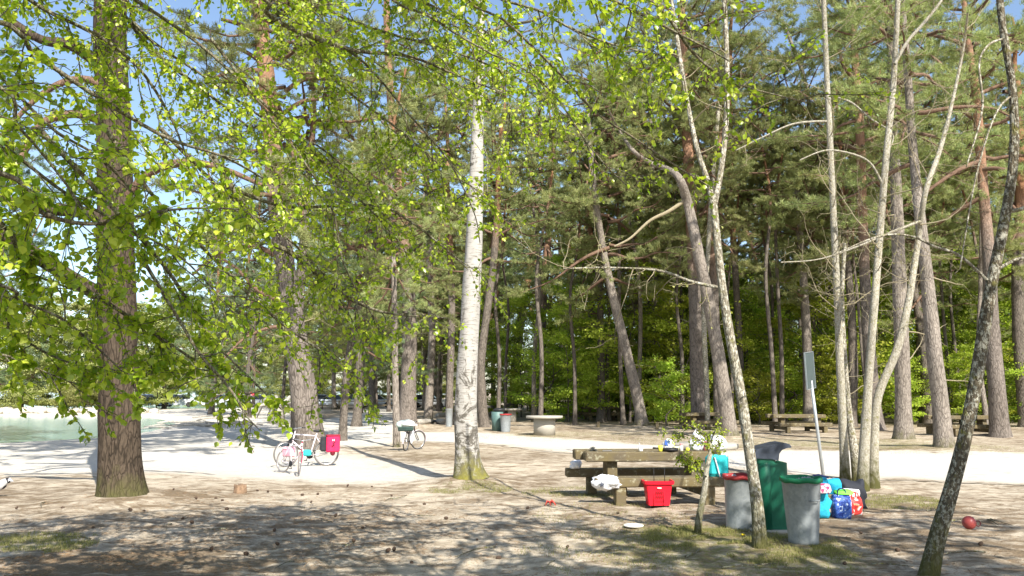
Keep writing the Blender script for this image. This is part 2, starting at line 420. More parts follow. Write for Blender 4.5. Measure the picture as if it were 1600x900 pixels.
def tube_arrays(pts, rad, k=8, rough=0.0, seed=0):
    P = np.asarray(pts, float); n = len(P); rad = np.broadcast_to(np.asarray(rad, float), (n,))
    T = np.gradient(P, axis=0); T /= np.linalg.norm(T, axis=1)[:, None]+1e-9
    ref = np.array((1., 0, 0)) if abs(T[0][0]) < .8 else np.array((0, 1., 0))
    U = np.zeros((n, 3)); u = ref-T[0]*ref.dot(T[0]); u /= np.linalg.norm(u)
    for i in range(n):
        u = u-T[i]*u.dot(T[i]); u /= np.linalg.norm(u)+1e-9; U[i] = u
    W = np.cross(T, U)
    a = np.linspace(0, 2*np.pi, k, endpoint=False)
    rr = rad[:, None]*np.ones(k)
    if rough:
        L = np.concatenate([[0], np.cumsum(np.linalg.norm(np.diff(P, axis=0), axis=1))])
        rr = rr*(1+rough*2*(fbm(np.cos(a)[None]*1.6+L[:, None]*1.1+7, np.sin(a)[None]*1.6+L[:, None]*.4+3, seed, 3)-.5))
    V = P[:, None]+rr[:, :, None]*(np.cos(a)[None, :, None]*U[:, None]+np.sin(a)[None, :, None]*W[:, None])
    i = np.arange(n-1)[:, None]*k; j = np.arange(k)[None]; j2 = (j+1) % k
    F = np.stack([i+j, i+j2, i+k+j2, i+k+j], -1).reshape(-1, 4)
    return V.reshape(-1, 3), F.ravel()
class TubeSet:
    def __init__(s): s.V = []; s.F = []; s.n = 0
    def add(s, pts, rad, k=6, rough=0, seed=0):
        V, F = tube_arrays(pts, rad, k, rough, seed); s.V.append(V); s.F.append(F+s.n); s.n += len(V)
    def mesh(s, name, m): return mesh_np(name, np.concatenate(s.V), np.concatenate(s.F), 4, m)
def smooth_path(pts, n):
    P = np.asarray(pts, float); m = len(P)
    t = np.linspace(0, m-1, n); out = []
    for tt in t:
        i = min(int(tt), m-2); f = tt-i
        p0, p1, p2, p3 = P[max(i-1, 0)], P[i], P[i+1], P[min(i+2, m-1)]
        out.append(.5*((2*p1)+(-p0+p2)*f+(2*p0-5*p1+4*p2-p3)*f*f+(-p0+3*p1-3*p2+p3)*f**3))
    return np.array(out)
def unit(v): v = np.asarray(v, float); return v/(np.linalg.norm(v)+1e-9)

# ---------------------------------------------------------------- foliage builders
def needle_mesh(name, tufts, dirs, m, r, length, width, seed):
    """each tuft: m thin blades spraying round its direction"""
    g = np.random.default_rng(seed)
    C = np.repeat(np.asarray(tufts), m, 0); D = np.repeat(np.asarray(dirs), m, 0); n = len(C)
    d = D*1.0+g.normal(size=(n, 3))*.62; d /= np.linalg.norm(d, axis=1)[:, None]
    L = length*(.65+.7*g.random(n))[:, None]
    side = np.cross(d, g.normal(size=(n, 3))); side /= np.linalg.norm(side, axis=1)[:, None]
    b = C+g.normal(size=(n, 3))*r
    V = np.stack([b-side*width/2, b+side*width/2, b+d*L+side*width*.15, b+d*L-side*width*.15], 1).reshape(-1, 3)
    tone = np.clip(np.repeat(g.random(len(tufts)), m)*.6+g.random(n)*.4, 0, 1)
    return mesh_np(name, V, np.arange(4*n), 4, smooth=False, tone=tone)
def pine_crown(seed, L=11, Rr=3.4, nb=30, low=0.0, dens=1.0, fine=False):
    g = np.random.default_rng(seed); tb = TubeSet(); T = []; D = []
    for b in range(nb):
        f = (b+.5)/nb; z = L*(low+(1-low)*f**.9); z = .45*z+.55*round(z/1.5)*1.5
        az = b*2.4+g.random()*1.2
        ln = Rr*(math.sin(math.pi*min(1, .28+.72*f)**.9)**.7*.75+.35)*(.65+.6*g.random())
        if f > .85: ln *= .7
        el = R(-12+55*f+g.normal()*12)
        d = np.array((math.cos(az)*math.cos(el), math.sin(az)*math.cos(el), math.sin(el)))
        p = np.array((0, 0, z)); pts = [p]; nseg = 7
        for i in range(nseg):
            d = unit(d+g.normal(size=3)*.20+np.array((0, 0, .07 if i > 2 else -.03))); p = p+d*ln/nseg; pts.append(p)
        pts = np.array(pts); r0 = .025+.017*ln
        tb.add(smooth_path(pts, 10), np.linspace(r0, .012, 10), 5)
        for i in range(2, nseg+1):
            for q in range(int((2.0 if i < nseg else 4)*dens+.5)):
                sd = unit(unit(pts[i]-pts[i-1])*.6+g.normal(size=3)*np.array((1, 1, .32)))
                sl = ln*.26*(.5+g.random()); a = pts[i]; e = a+sd*sl
                mid = (a+e)/2+g.normal(size=3)*.05
                tb.add(np.array([a, mid, e]), [.014, .010, .005], 3)
                k = max(4, int(sl/.075))
                for j in range(k):
                    t = .3+.7*(j+g.random()*.6)/k; c = a+(e-a)*t+g.normal(size=3)*np.array((.085, .085, .045))
                    T.append(c); D.append(unit(sd*.7+np.array((0, 0, .75))+g.normal(size=3)*.35))
    fo = needle_mesh('crown', T, D, 26 if fine else 16, .035, .135, .013 if fine else .018, seed)
    return fo, tb.mesh('boughs', M['limb_bark'])
def leaf_arrays(C, D, Nn, S, fold=.25, broad=.85):
    """kite-shaped folded leaves: C base, D tip direction, Nn approx normal, S length"""
    C = np.asarray(C); D = np.asarray(D); Nn = np.asarray(Nn); S = np.asarray(S)[:, None]
    D = D/np.linalg.norm(D, axis=1)[:, None]
    W = np.cross(D, Nn); W /= np.linalg.norm(W, axis=1)[:, None]+1e-9
    Nn = np.cross(W, D); n = len(C)
    q = lambda f, w_, h: C+D*S*f+W*S*w_*broad+Nn*S*h
    V = np.stack([q(0, 0, 0), q(.22, -.38, fold*.3), q(.52, -.47, fold*.35), q(1.0, 0, -.12), q(.52, .47, fold*.35), q(.22, .38, fold*.3), q(.45, 0, -.02)], 1).reshape(-1, 3)
    b = np.arange(n)[:, None]*7
    F = np.concatenate([b+np.array(x) for x in ([0, 6, 2, 1], [6, 3, 2, 2], [0, 5, 4, 6], [6, 4, 3, 3])], 1)
    F = np.concatenate([b+np.array([0, 6, 2, 1, 0, 5, 4, 6]), b+np.array([6, 3, 2, 6, 4, 3])], 1)   # per leaf: 2 quads + 2 tris
    return V, F.ravel(), np.tile(np.array([4, 4, 3, 3]), n)
def leaf_mesh(name, C, D, Nn, S, m, seed=0, **kw):
    g = np.random.default_rng(seed); V, F, k = leaf_arrays(C, D, Nn, S, **kw)
    return mesh_np(name, V, F, k, m, smooth=False, tone=np.repeat(g.random(len(C)), 4))
def bushy_crown(seed, h=5.0, r=1.9, n=9000, ls=.085, m=None, z0=.3, tiers=22, flatn=.35):
    """layered sprays of small leaves on thin limbs (young beech / hazel)"""
    g = np.random.default_rng(seed); tb = TubeSet(); C = []; D = []; Q = []; S = []
    per = n//(tiers*5)
    for b in range(tiers):
        f = (b+g.random())/tiers; z = z0+(h-z0)*f
        az = g.random()*6.283; ln = r*(.35+.75*math.sin(math.pi*(.15+.8*f)))*(.6+.6*g.random())
        d0 = np.array((math.cos(az), math.sin(az), .15+.5*f))
        p = np.array((0, 0, z*.93)); e = p+d0*ln+np.array((0, 0, -.12*ln)); mid = (p+e)/2+np.array((0, 0, .12*ln))
        tb.add(smooth_path([p, mid, e], 6), np.linspace(.012+.004*ln, .004, 6), 4)
        for s_ in range(5):
            t = .25+.75*g.random(); a = p+(e-p)*t; sd = unit(g.normal(size=3)*np.array((1, 1, .3))+d0*.5); sl = ln*.45*(.5+g.random())
            ee = a+sd*sl; tb.add(np.array([a, ee]), [.006, .003], 3)
            tt = g.random(per)**.8
            c = a+(ee-a)*tt[:, None]+g.normal(size=(per, 3))*np.array((.17, .17, .07))*(.4+ln*.35)
            C.append(c); dd = g.normal(size=(per, 3)); dd[:, 2] = dd[:, 2]*.4-.35; D.append(dd)
            nn = g.normal(size=(per, 3))*flatn*1.6; nn[:, 2] += 1; Q.append(nn); S.append(ls*(.6+.7*g.random(per)))
    C, D, Q, S = map(np.concatenate, (C, D, Q, S))
    return leaf_mesh('crown', C, D, Q, S, m or M['beech_leaf'], seed), tb.mesh('boughs', M['twig_bark'])

# twigs with leaves along a limb -------------------------------------------------
def twig_sprays(limb, tb, L, g, step=.16, ln=(.35, 1.0), leaves=9, ls=(.045, .085), droop=.5, start=.1, sub=2, spread=1.0, rad=.006):
    P = np.asarray(limb); seg = np.linalg.norm(np.diff(P, axis=0), axis=1); cum = np.concatenate([[0], np.cumsum(seg)]); tot = cum[-1]
    s = start*tot
    while s < tot:
        i = min(np.searchsorted(cum, s, 'right')-1, len(P)-2); t = (s-cum[i])/seg[i]; a = P[i]+(P[i+1]-P[i])*t
        T = unit(P[i+1]-P[i]); sd = unit(T*.8+g.normal(size=3)*spread+np.array((0, 0, -.1)))
        l = ln[0]+(ln[1]-ln[0])*g.random(); p = a; pts = [a]; d = sd
        for k in range(5):
            d = unit(d+g.normal(size=3)*.16+np.array((0, 0, -droop*.22))); p = p+d*l/5; pts.append(p)
        tb.add(np.array(pts), np.linspace(rad, .0022, 6), 4)
        tw = [np.array(pts)]
        for q in range(sub):
            j = 1+int(g.random()*4); d = unit(unit(pts[j]-pts[j-1])*.7+g.normal(size=3)*.7); pp = pts[j]; q2 = [pp]
            for k in range(3):
                d = unit(d+g.normal(size=3)*.15+np.array((0, 0, -droop*.25))); pp = pp+d*l*.15; q2.append(pp)
            tb.add(np.array(q2), np.linspace(.0035, .002, 4), 3); tw.append(np.array(q2))
        for w_, tp in enumerate(tw):
            nl = leaves if w_ == 0 else leaves//2
            for k in range(nl):
                f = (.25+.75*(k+g.random())/nl)*(len(tp)-1); jj = min(int(f), len(tp)-2)
                c = tp[jj]+(tp[jj+1]-tp[jj])*(f-jj); td = unit(tp[jj+1]-tp[jj])
                dd = unit(td*.5+g.normal(size=3)*.75+np.array((0, 0, -.5)))
                L[0].append(c+dd*.012); L[1].append(dd); L[2].append(unit(np.array((0, 0, 1.))+g.normal(size=3)*.55)); L[3].append(ls[0]+(ls[1]-ls[0])*g.random())
        s += step*(.5+g.random())
def bare_twigs(limb, rads, tb, g, step=.5, ln=(.4, 1.6), up=.25, start=.3, depth=2, rad=.010):
    P = np.asarray(limb); seg = np.linalg.norm(np.diff(P, axis=0), axis=1); cum = np.concatenate([[0], np.cumsum(seg)]); tot = cum[-1]
    s = start*tot+step*g.random()
    while s < tot:
        i = min(np.searchsorted(cum, s, 'right')-1, len(P)-2); t = (s-cum[i])/seg[i]; a = P[i]+(P[i+1]-P[i])*t
        T = unit(P[i+1]-P[i]); sd = g.normal(size=3); sd = unit(sd-T*sd.dot(T)); sd = unit(sd+T*.45)
        l = ln[0]+(ln[1]-ln[0])*g.random(); p = a; pts = [a]; d = sd; n = 7
        for k in range(n):
            d = unit(d+g.normal(size=3)*.22+np.array((0, 0, up*.3))); p = p+d*l/n; pts.append(p)
        r0 = rad*(.5+l*.5); rr = np.linspace(r0, .0025, n+1)
        tb.add(np.array(pts), rr, 4)
        if depth > 1: bare_twigs(pts, rr, tb, g, l/3.5, (l*.2, l*.5), up, .25, depth-1, r0*.45)
        s += step*(.5+g.random())

# ---------------------------------------------------------------- ground, path, lake, far hill
TREES = []      # filled below, mounds first
BASES = [((190,785),1.1,.14),((487,703),1.4,.14),((735,752),.95,.16),((632,668),1.5,.15),((668,658),1.4,.15),((1003,668),1.2,.12),((1090,668),1.3,.12),((1140,683),1.3,.12),
         ((1475,703),1.2,.12),((1413,692),1.3,.16),((1370,672),1.2,.12),((1562,682),1.3,.12),((922,652),1.6,.15),((845,645),1.6,.12),((1345,760),.6,.08),((1187,860),.5,.06)]
for (p, r_, h_) in BASES:
    gx, gy = ground(*p); mounds.append((gx, gy, r_, h_))
def zone(x, y):
    wx = x+1.4*(fbm(x*.5, y*.5, 21, 3)-.5); wy = y+1.4*(fbm(x*.5, y*.5, 27, 3)-.5)
    sp = sdpoly(wx, wy, PATH); sb = sdpoly(wx, wy, BEACH)
    sand = np.maximum(sstep(-.7, .7, sp), sstep(-1.0, 1.8, sb))
    r = np.hypot(x, y)
    spit = sstep(-6, 0, -np.abs(y-76)+8)*sstep(-30, -36, x)
    sand = np.maximum(sand, .8*spit)
    far = sstep(19, 27, y)
    grass = .30*far*fbm(x*.3, y*.3, 40, 3)*2
    for (px, py, rr, wgt) in ((1160,850,1.3,1.0),(1215,868,1.0,.9),(1375,782,1.2,.9),(1010,865,1.6,.6),(1085,842,.8,.8),(735,765,1.0,.8),(20,850,.9,1.1),(1250,690,3,.4),(1420,700,3,.6),(900,770,1.2,.5),(850,680,4,.5),(700,712,2,.35),(1040,655,4,.6)):
        gx, gy = ground(px, py); grass = grass+wgt*np.exp(-((x-gx)**2+(y-gy)**2)/(rr*rr))
    litter = .60+.40*(fbm(x*.35, y*.35, 50, 3)-.5)*2
    litter = np.where(y > 20, np.maximum(litter, .55), litter)
    gx, gy = ground(150, 880); litter = litter+.9*np.exp(-((x-gx)**2+(y-gy)**2)/.9)
    gx, gy = ground(1480, 830); litter = litter+.35*np.exp(-((x-gx)**2+(y-gy)**2)/9)
    litter = litter*(1-sand*.93); grass = grass*(1-sand*.85)
    return np.stack([np.clip(sand, 0, 1), np.clip(grass, 0, 1), np.clip(litter, 0, 1), np.ones_like(x)], -1)
def set_zone(me):
    co = np.empty(len(me.vertices)*3, np.float32); me.vertices.foreach_get('co', co); co = co.reshape(-1, 3)
    a = me.color_attributes.new('zone', 'FLOAT_COLOR', 'POINT'); a.data.foreach_set('color', zone(co[:, 0].astype(float), co[:, 1].astype(float)).astype(np.float32).ravel())
ang = np.concatenate([np.linspace(-46, 46, 520), np.linspace(48, 312, 70)[1:-1]])
rad = np.concatenate([[.05, .6, 1.2, 2, 3, 4, 5], np.geomspace(6, 60, 420)[0:], np.geomspace(62, 4000, 60)])
A, RR = np.meshgrid(np.radians(ang), rad); X = np.sin(A)*RR; Y = np.cos(A)*RR
Z = H(X.ravel(), Y.ravel()).reshape(X.shape)
nr, na = X.shape; i = np.arange(nr-1)[:, None]*na; j = np.arange(na)[None]; j2 = (j+1) % na
F = np.stack([i+j, i+j2, i+na+j2, i+na+j], -1).reshape(-1, 4)[:, ::-1]
me = mesh_np('ground', np.stack([X, Y, Z], -1).reshape(-1, 3), F.ravel(), 4, M['ground']); set_zone(me)
tag(link('ground', me), kind='structure')
# path sheet
mnx = min(p[0] for p in PATH); 
gx = np.arange(-13, 26, .16); gy = np.arange(14, 82, .2); XX, YY = np.meshgrid(gx, gy); sd = sdpoly(XX, YY, PATH) > -.5
cell = sd[:-1, :-1] & sd[1:, :-1] & sd[:-1, 1:] & sd[1:, 1:]
idx = -np.ones(XX.shape, int); used = np.zeros(XX.shape, bool)
for a, b in ((0, 0), (1, 0), (0, 1), (1, 1)): used[a:a+cell.shape[0], b:b+cell.shape[1]] |= cell
idx[used] = np.arange(used.sum()); V = np.stack([XX[used], YY[used], H(XX[used], YY[used])+.012], -1)
ci, cj = np.nonzero(cell); F = np.stack([idx[ci, cj], idx[ci, cj+1], idx[ci+1, cj+1], idx[ci+1, cj]], -1)
me = mesh_np('path', V, F.ravel(), 4, M['ground']); set_zone(me); tag(link('path', me), kind='structure')
# lake
wl = MB(); wl.add([(-1600, 20, -.16), (-14, 20, -.16), (-14, 1400, -.16), (-1600, 1400, -.16)], [[0, 1, 2, 3]])
tag(wl.build('lake_water', M['water']), kind='structure')
# far shore hill across the lake
g = np.random.default_rng(3); hx = np.linspace(-1800, 900, 120); prof = 18+55*fbm(hx*.004, hx*0, 3, 4); prof = prof*.35*np.clip((-hx-100)/300, 0, 1)
V = np.concatenate([np.stack([hx, 1500+0*hx, -3+0*hx], -1), np.stack([hx, 1600+0*hx, prof], -1), np.stack([hx, 2100+0*hx, -3+0*hx], -1)]); n_ = 120
F = [[k, k+1, n_+k+1, n_+k] for k in range(n_-1)]+[[n_+k, n_+k+1, 2*n_+k+1, 2*n_+k] for k in range(n_-1)]
hb = MB(); hb.add(V, F, True); tag(hb.build('hills', plain('far wooded hill', (.20, .25, .26), .9, scale=.01)), kind='structure')

# ---------------------------------------------------------------- crown libraries
PC = [pine_crown(s, L=l, Rr=r, nb=b) for s, l, r, b in ((11, 11, 3.4, 30), (12, 12, 3.0, 30), (13, 10, 3.8, 30), (14, 13, 3.3, 34), (15, 9, 3.0, 24))]
BC = [bushy_crown(s, h, r, n, ls, m) for s, h, r, n, ls, m in ((21, 5.5, 2.0, 8000, .10, None), (22, 7.5, 2.5, 10000, .11, None), (23, 3.0, 1.7, 5200, .09, None), (24, 6.5, 2.6, 9000, .11, M['shade_leaf']))]
OC = [bushy_crown(s, h, r, n, ls, M['pale_leaf']) for s, h, r, n, ls in ((31, 8.5, 3.0, 14000, .15), (32, 3.0, 2.2, 6000, .12))]
for fo, _ in PC: fo.materials.append(M['needles'])
PCB = []
for fo, bo in PC[:3]:
    f2 = fo.copy(); f2.materials.clear(); f2.materials.append(M['blue_needles']); PCB.append((f2, bo))

def add_crown(root, variant, loc, scale=1.0, rz=0.0, tilt=(0, 0), sz=None):
    fo, bo = variant
    c = link('crown', fo, root); c.location = loc; c.rotation_euler = (tilt[0], tilt[1], rz); c.scale = (scale, scale, sz or scale)
    b = link('boughs', bo, c); tag(b, kind='stuff'); return c

def trunk_mesh(base, pts, rads, m, k=16, n=46, rough=.10, seed=0, flare=.35):
    P = smooth_path(pts, n)-np.array(base)
    tt = np.linspace(0, len(rads)-1, n); rr = np.interp(tt, np.arange(len(rads)), rads)
    rr = rr*(1+flare*np.exp(-np.maximum(P[:, 2], 0)/.28))
    V, F = tube_arrays(P, rr, k, rough, seed)
    return mesh_np('trunk', V, F, 4, m), P, rr

def tree(name, label, cat, pxy, widths, m, height=20, crowns=(), group=None, stubs=0, seed=0, flare=.35, top_r=.05, rough=.10, depth_wig=.3, yoff=0, k=16):
    """trunk follows photo points (x, y) at the base's distance, then runs on up to its full height"""
    bx, by = ground(*pxy[0]); by += yoff
    if yoff: bx = at(pxy[0][0], pxy[0][1], by)[0]
    g = np.random.default_rng(seed+100); bz = HZ(bx, by)-.08
    pts = [np.array((bx, by, bz))]; rr = [widths[0]*ppm(*pxy[0], by)/2]
    for q, (x, y) in enumerate(pxy[1:]):
        Yq = by+depth_wig*(g.random()-.5)*(q+1)*.6
        pts.append(at(x, y, Yq)); rr.append(widths[min(q+1, len(widths)-1)]*ppm(x, y, Yq)/2)
    last = pts[-1]; d = unit(pts[-1]-pts[-2]); d = unit(d+np.array((0, 0, 1.2)))
    if last[2] < height:
        for f in (.35, .7, 1.0):
            pts.append(last+d*(height-last[2])*f+g.normal(size=3)*.12); rr.append(rr[-1]*(1-.0*f) if f < .3 else max(top_r, rr[len(pxy)-1]*(1-f*.85)))
    root = empty(name, (bx, by, bz), label, cat, group)
    base = np.array((bx, by, bz))
    me, P, rads = trunk_mesh(base, pts, rr, m, k=k, n=60, rough=rough, seed=seed, flare=flare)
    link('trunk', me, root)
    def axis(z):
        i = np.searchsorted(P[:, 2], z); i = min(max(i, 1), len(P)-1); t = (z-P[i-1, 2])/(P[i, 2]-P[i-1, 2]+1e-6)
        return P[i-1]+(P[i]-P[i-1])*min(max(t, 0), 1), unit(P[min(i+1, len(P)-1)]-P[i-1])
    for (v, z, sc, rz) in crowns:
        a, dr = axis(z); add_crown(root, v, a, sc, rz)
    if stubs:
        lo = 2.0
        for s in range(stubs):
            tb = TubeSet()
            z = lo+(height*.6-lo)*g.random(); a, dr = axis(z); az = g.random()*6.283; ln = .3+1.6*g.random()**1.5
            d = np.array((math.cos(az), math.sin(az), -.15+.5*g.random())); p = a; q2 = [a]
            for k_ in range(6):
                d = unit(d+g.normal(size=3)*.2); p = p+d*ln/6; q2.append(p)
            r0 = .012+.012*ln; rq = np.linspace(r0, .004, 7); tb.add(np.array(q2), rq, 4)
            if ln > .7: bare_twigs(q2, rq, tb, g, .25, (.15, .5), .1, .3, 1, .006)
            link('dead_branch', tb.mesh('dead_branch', M['bare_twig']), root)
    return root, axis

def limb(root, pxs, Ys, widths, m, name='branch', n=24, k=10, start=None, rough=.08):
    base = np.array(root.location); pts = [at(x, y, Yq) for (x, y), Yq in zip(pxs, Ys)]
    rr = [w_*ppm(x, y, Yq)/2 for (x, y), Yq, w_ in zip(pxs, Ys, widths)]
    if start is not None: pts = [np.array(start, float)]+pts; rr = [rr[0]*1.35]+rr
    P = smooth_path(pts, n)-base; r2 = np.interp(np.linspace(0, len(rr)-1, n), np.arange(len(rr)), rr)
    V, F = tube_arrays(P, r2, k, rough, n); o = link(name, mesh_np(name, V, F, 4, m), root)
    return o, P, r2

# ---------------------------------------------------------------- named trees
B, P_ = M['pine_bark'], PC
# the big old pine on the left
big, ax = tree('pine_tree', 'massive dark-barked pine by the water, the thickest trunk on the left', 'tree',
    [(190,785),(187,700),(186,600),(182,400),(178,200),(172,0)], [64,60,57,54,50,46], M['old_bark'], 19, seed=1, flare=.30, k=28,
    crowns=[(P_[0], 10.5, 1.0, 0), (P_[2], 11.5, .9, 2)], rough=.12, depth_wig=0)
Yb = ground(190, 785)[1]
for pts, wd in ((([(175,195),(120,178),(70,190),(45,225),(20,262),(-40,300)]), [14,13,12,10,8,6]),
                (([(180,118),(150,95),(110,70),(60,60),(0,20)]), [22,20,18,14,10]),
                (([(178,345),(120,330),(60,325),(-30,300)]), [22,20,17,12]),
                (([(200,305),(228,275),(262,258),(310,255),(360,268),(410,290)]), [13,14,14,12,9,6]),
                (([(176,470),(120,440),(60,400),(-20,350)]), [24,24,22,18]),
                (([(185,150),(140,125),(95,130),(50,160),(0,215)]), [14,12,10,8,6])):
    limb(big, pts, [Yb-.1-.12*q for q in range(len(pts))], wd, M['limb_bark'] if wd[0] < 20 else M['old_bark'])
# leaning pine behind the bikes
lean, ax = tree('pine_tree', 'leaning grey pine with the white bicycle propped against it', 'tree',
    [(487,705),(478,640),(464,540),(449,440),(434,330),(424,200),(410,60),(402,-60)], [46,42,36,32,30,27,24,20], B, 21, stubs=14, seed=2, flare=.2, k=22,
    crowns=[(P_[3], 6.8, 1.0, 1), (P_[0], 11, .9, 4)])
Yl = ground(487, 705)[1]
for pts, wd in (([(432,400),(400,385),(365,388),(330,405),(300,430)], [9,8,7,5,4]), ([(440,470),(405,455),(370,420),(340,400)], [7,6,5,3]),
                ([(428,120),(400,110),(360,112),(320,130)], [10,8,6,4]), ([(418,60),(380,40),(345,30)], [9,7,5]), ([(455,510),(420,512),(380,530),(350,560)], [6,5,4,3]), ([(426,190),(470,160),(520,150),(560,120)], [8,7,5,4])):
    limb(lean, pts, [Yl-.25*q for q in range(len(pts))], wd, M['limb_bark'], k=7)
tree('pine_tree', 'dark trunk pressed against the left side of the leaning pine', 'tree', [(465,702),(466,640),(462,560),(470,440),(480,300)], [26,22,18,14,12], M['dark_bark'], 17, crowns=[(P_[4], 8, 1, 2)], seed=3, yoff=.8)
tree('pine_tree', 'slim dark trunk just right of the red pannier bag', 'tree', [(535,690),(538,630),(545,560),(560,480),(585,400)], [13,12,12,10,9], M['dark_bark'], 14, crowns=[(P_[4], 4.6, .85, 1)], seed=4)
tree('young_tree', 'thin greyish post-like trunk with a dark cut foot beside the loaded bicycle', 'tree', [(620,699),(619,640),(617,560),(616,470),(614,380),(610,300)], [12,11,10,9,8,7], M['grey_bark'], 11, seed=5, flare=.1, crowns=[(P_[4], 5.0, .6, 1)])
tree('pine_tree', 'thick grey pine rising behind the bicycle with the bags', 'tree', [(637,668),(638,600),(640,500),(634,400),(622,280),(610,150),(604,20)], [27,25,22,18,14,12,10], B, 25, crowns=[(P_[1], 11, 1, 0), (P_[3], 6.0, .9, 2)], seed=6, stubs=14, k=20)
tree('pine_tree', 'sunlit pale trunk standing among the fallen logs', 'tree', [(668,659),(672,600),(675,520),(672,430),(668,300)], [14,13,11,10,9], M['grey_bark'], 22, crowns=[(P_[2], 11, 1.1, 0)], seed=7, stubs=9)
tree('pine_tree', 'narrow pine with a reddish upper trunk left of the birch', 'tree', [(702,664),(703,600),(706,480),(702,360),(698,280)], [12,11,11,10,9], B, 20, crowns=[(P_[1], 9.5, 1.0, 3)], seed=8, stubs=9)
# birch
tree('birch_tree', 'white birch with a mossy flared foot in the middle of the clearing', 'tree',
    [(735,754),(731,720),(728,640),(732,540),(738,430),(743,320),(746,210),(750,100),(752,0)], [41,37,34,30,27,24,19,14,10], M['birch_bark'], 14, seed=9, flare=.55, k=26, depth_wig=0, rough=.12)
birch_root = bpy.data.objects[bpy.data.objects[-1].name] if False else [o for o in col.objects if o.name.startswith('birch_tree')][0]
tree('pine_tree', 'dark crooked trunk right behind the birch', 'tree', [(757,668),(752,610),(752,560),(762,480),(772,400),(778,300)], [16,15,13,12,11,9], M['dark_bark'], 19, crowns=[(P_[0], 8.5, .9, 0)], seed=10)
tree('pine_tree', 'dark pine leaning right beside the far round table', 'tree', [(801,640),(806,570),(815,490),(828,420),(842,330)], [17,15,13,11,9], M['dark_bark'], 20, crowns=[(P_[1], 10, 1.1, 0)], seed=11)
tree('pine_tree', 'straight pine behind the round table with a rust-red upper trunk', 'tree', [(845,650),(846,580),(848,480),(856,380),(860,300),(863,200)], [14,13,12,11,10,8], B, 22, crowns=[(P_[3], 9.5, 1.1, 1)], seed=12, stubs=11)
tree('pine_tree', 'slender dark pine leaning right of the rust-red pine', 'tree', [(868,645),(876,560),(887,470),(890,400)], [12,10,9,8], M['dark_bark'], 19, crowns=[(P_[2], 11, 1.0, 0)], seed=13)
tree('pine_tree', 'straight slim pine beside the wooden stake', 'tree', [(922,653),(923,580),(924,480),(921,380),(916,280)], [13,11,10,9,8], B, 22, crowns=[(P_[4], 10, 1.2, 0)], seed=14, stubs=11)
tree('pine_tree', 'pine leaning left with pale branch scars on its trunk', 'tree', [(1005,668),(991,600),(974,530),(957,460),(943,390),(930,310),(922,230)], [18,17,15,13,11,10,9], M['grey_bark'], 19, crowns=[(P_[2], 7.5, 1.05, 0), (P_[4], 12, 1, 3)], seed=15, stubs=14)
tree('pine_tree', 'slim straight trunk between the leaning pine and the curved pine', 'tree', [(1028,656),(1026,560),(1023,450),(1021,350),(1019,250)], [12,11,10,9,8], M['grey_bark'], 24, crowns=[(P_[3], 15, 1.0, 2)], seed=16)
tree('pine_tree', 'thick dark pine behind the sapling, its upper trunk pale pink', 'tree', [(1091,670),(1089,580),(1086,480),(1082,380),(1076,260),(1070,130),(1064,0)], [23,21,19,18,17,14,11], B, 23, crowns=[(P_[1], 14, 1.2, 0)], seed=17, stubs=14, k=20)
t18, _ = tree('pine_tree', 'pine curving left into a broken pale limb above the sapling', 'tree', [(1141,684),(1131,610),(1118,530),(1103,450),(1088,380),(1075,320),(1062,280),(1042,264),(1015,254),(990,236),(968,205),(950,170)], [24,22,20,18,17,15,12,9,7,6,4,2], M['grey_bark'], 2, seed=18, k=20)
Y18 = ground(1141, 684)[1]
for (px_, py_, sc_) in ((1000,235,.28),(955,190,.3)):
    add_crown(t18, P_[4], tuple(at(px_, py_, Y18)-np.array(t18.location)-np.array((0, 0, .6))), sc_, px_)
limb(t18, [(1072,312),(1045,330),(1015,345),(985,372),(960,385)], [Y18]*5, [7,6,5,4,3], M['bare_twig'], k=6)
tree('young_tree', 'slim lichen-spotted trunk close beside the thick dark pine', 'tree', [(1106,672),(1104,600),(1100,500),(1106,400),(1112,300),(1122,180)], [8,8,8,7,7,6], M['lichen_bark'], 16, crowns=[(P_[4], 11, .8, 1)], seed=19)
tree('pine_tree', 'orange-barked pine rising between the curved pine and the thin foreground tree', 'tree', [(1122,668),(1120,560),(1116,440),(1110,340),(1116,260),(1128,190),(1140,110)], [13,13,12,12,11,10,9], B, 24, crowns=[(P_[0], 13, 1.1, 1), (P_[3], 8.6, .9, 1)], seed=20, stubs=9)
tree('pine_tree', 'dark straight pine just right of the orange-barked one', 'tree', [(1158,662),(1156,560),(1150,440),(1143,330),(1140,240)], [12,11,10,10,9], M['dark_bark'], 24, crowns=[(P_[2], 12, 1.1, 1)], seed=21)
# right side pines
tree('pine_tree', 'pale grey pine leaning left, nearest the path on the right', 'tree', [(1476,704),(1470,640),(1461,560),(1451,460),(1440,360),(1428,250),(1420,140)], [28,25,23,20,17,14,12], M['grey_bark'], 20, crowns=[(P_[1], 9.0, 1.0, 2)], seed=22, stubs=14, k=20)
tree('pine_tree', 'sunlit upright pine with a mossy foot behind the three pale stems', 'tree', [(1413,692),(1411,620),(1408,520),(1404,400),(1400,290),(1394,180)], [28,24,22,20,16,13], M['grey_bark'], 23, crowns=[(P_[3], 10.5, 1.0, 0)], seed=23, stubs=14, k=20)
tree('pine_tree', 'grey pine seen between the pale stems', 'tree', [(1371,673),(1362,590),(1353,470),(1348,340),(1343,200),(1334,60)], [22,19,17,14,13,11], B, 23, crowns=[(P_[0], 12, 1.1, 3)], seed=24, stubs=11, k=20)
tree('pine_tree', 'dark trunk just left of the pale stems', 'tree', [(1331,667),(1333,580),(1330,480),(1322,380)], [15,14,12,10], M['dark_bark'], 19, crowns=[(P_[2], 9, 1, 1)], seed=25)
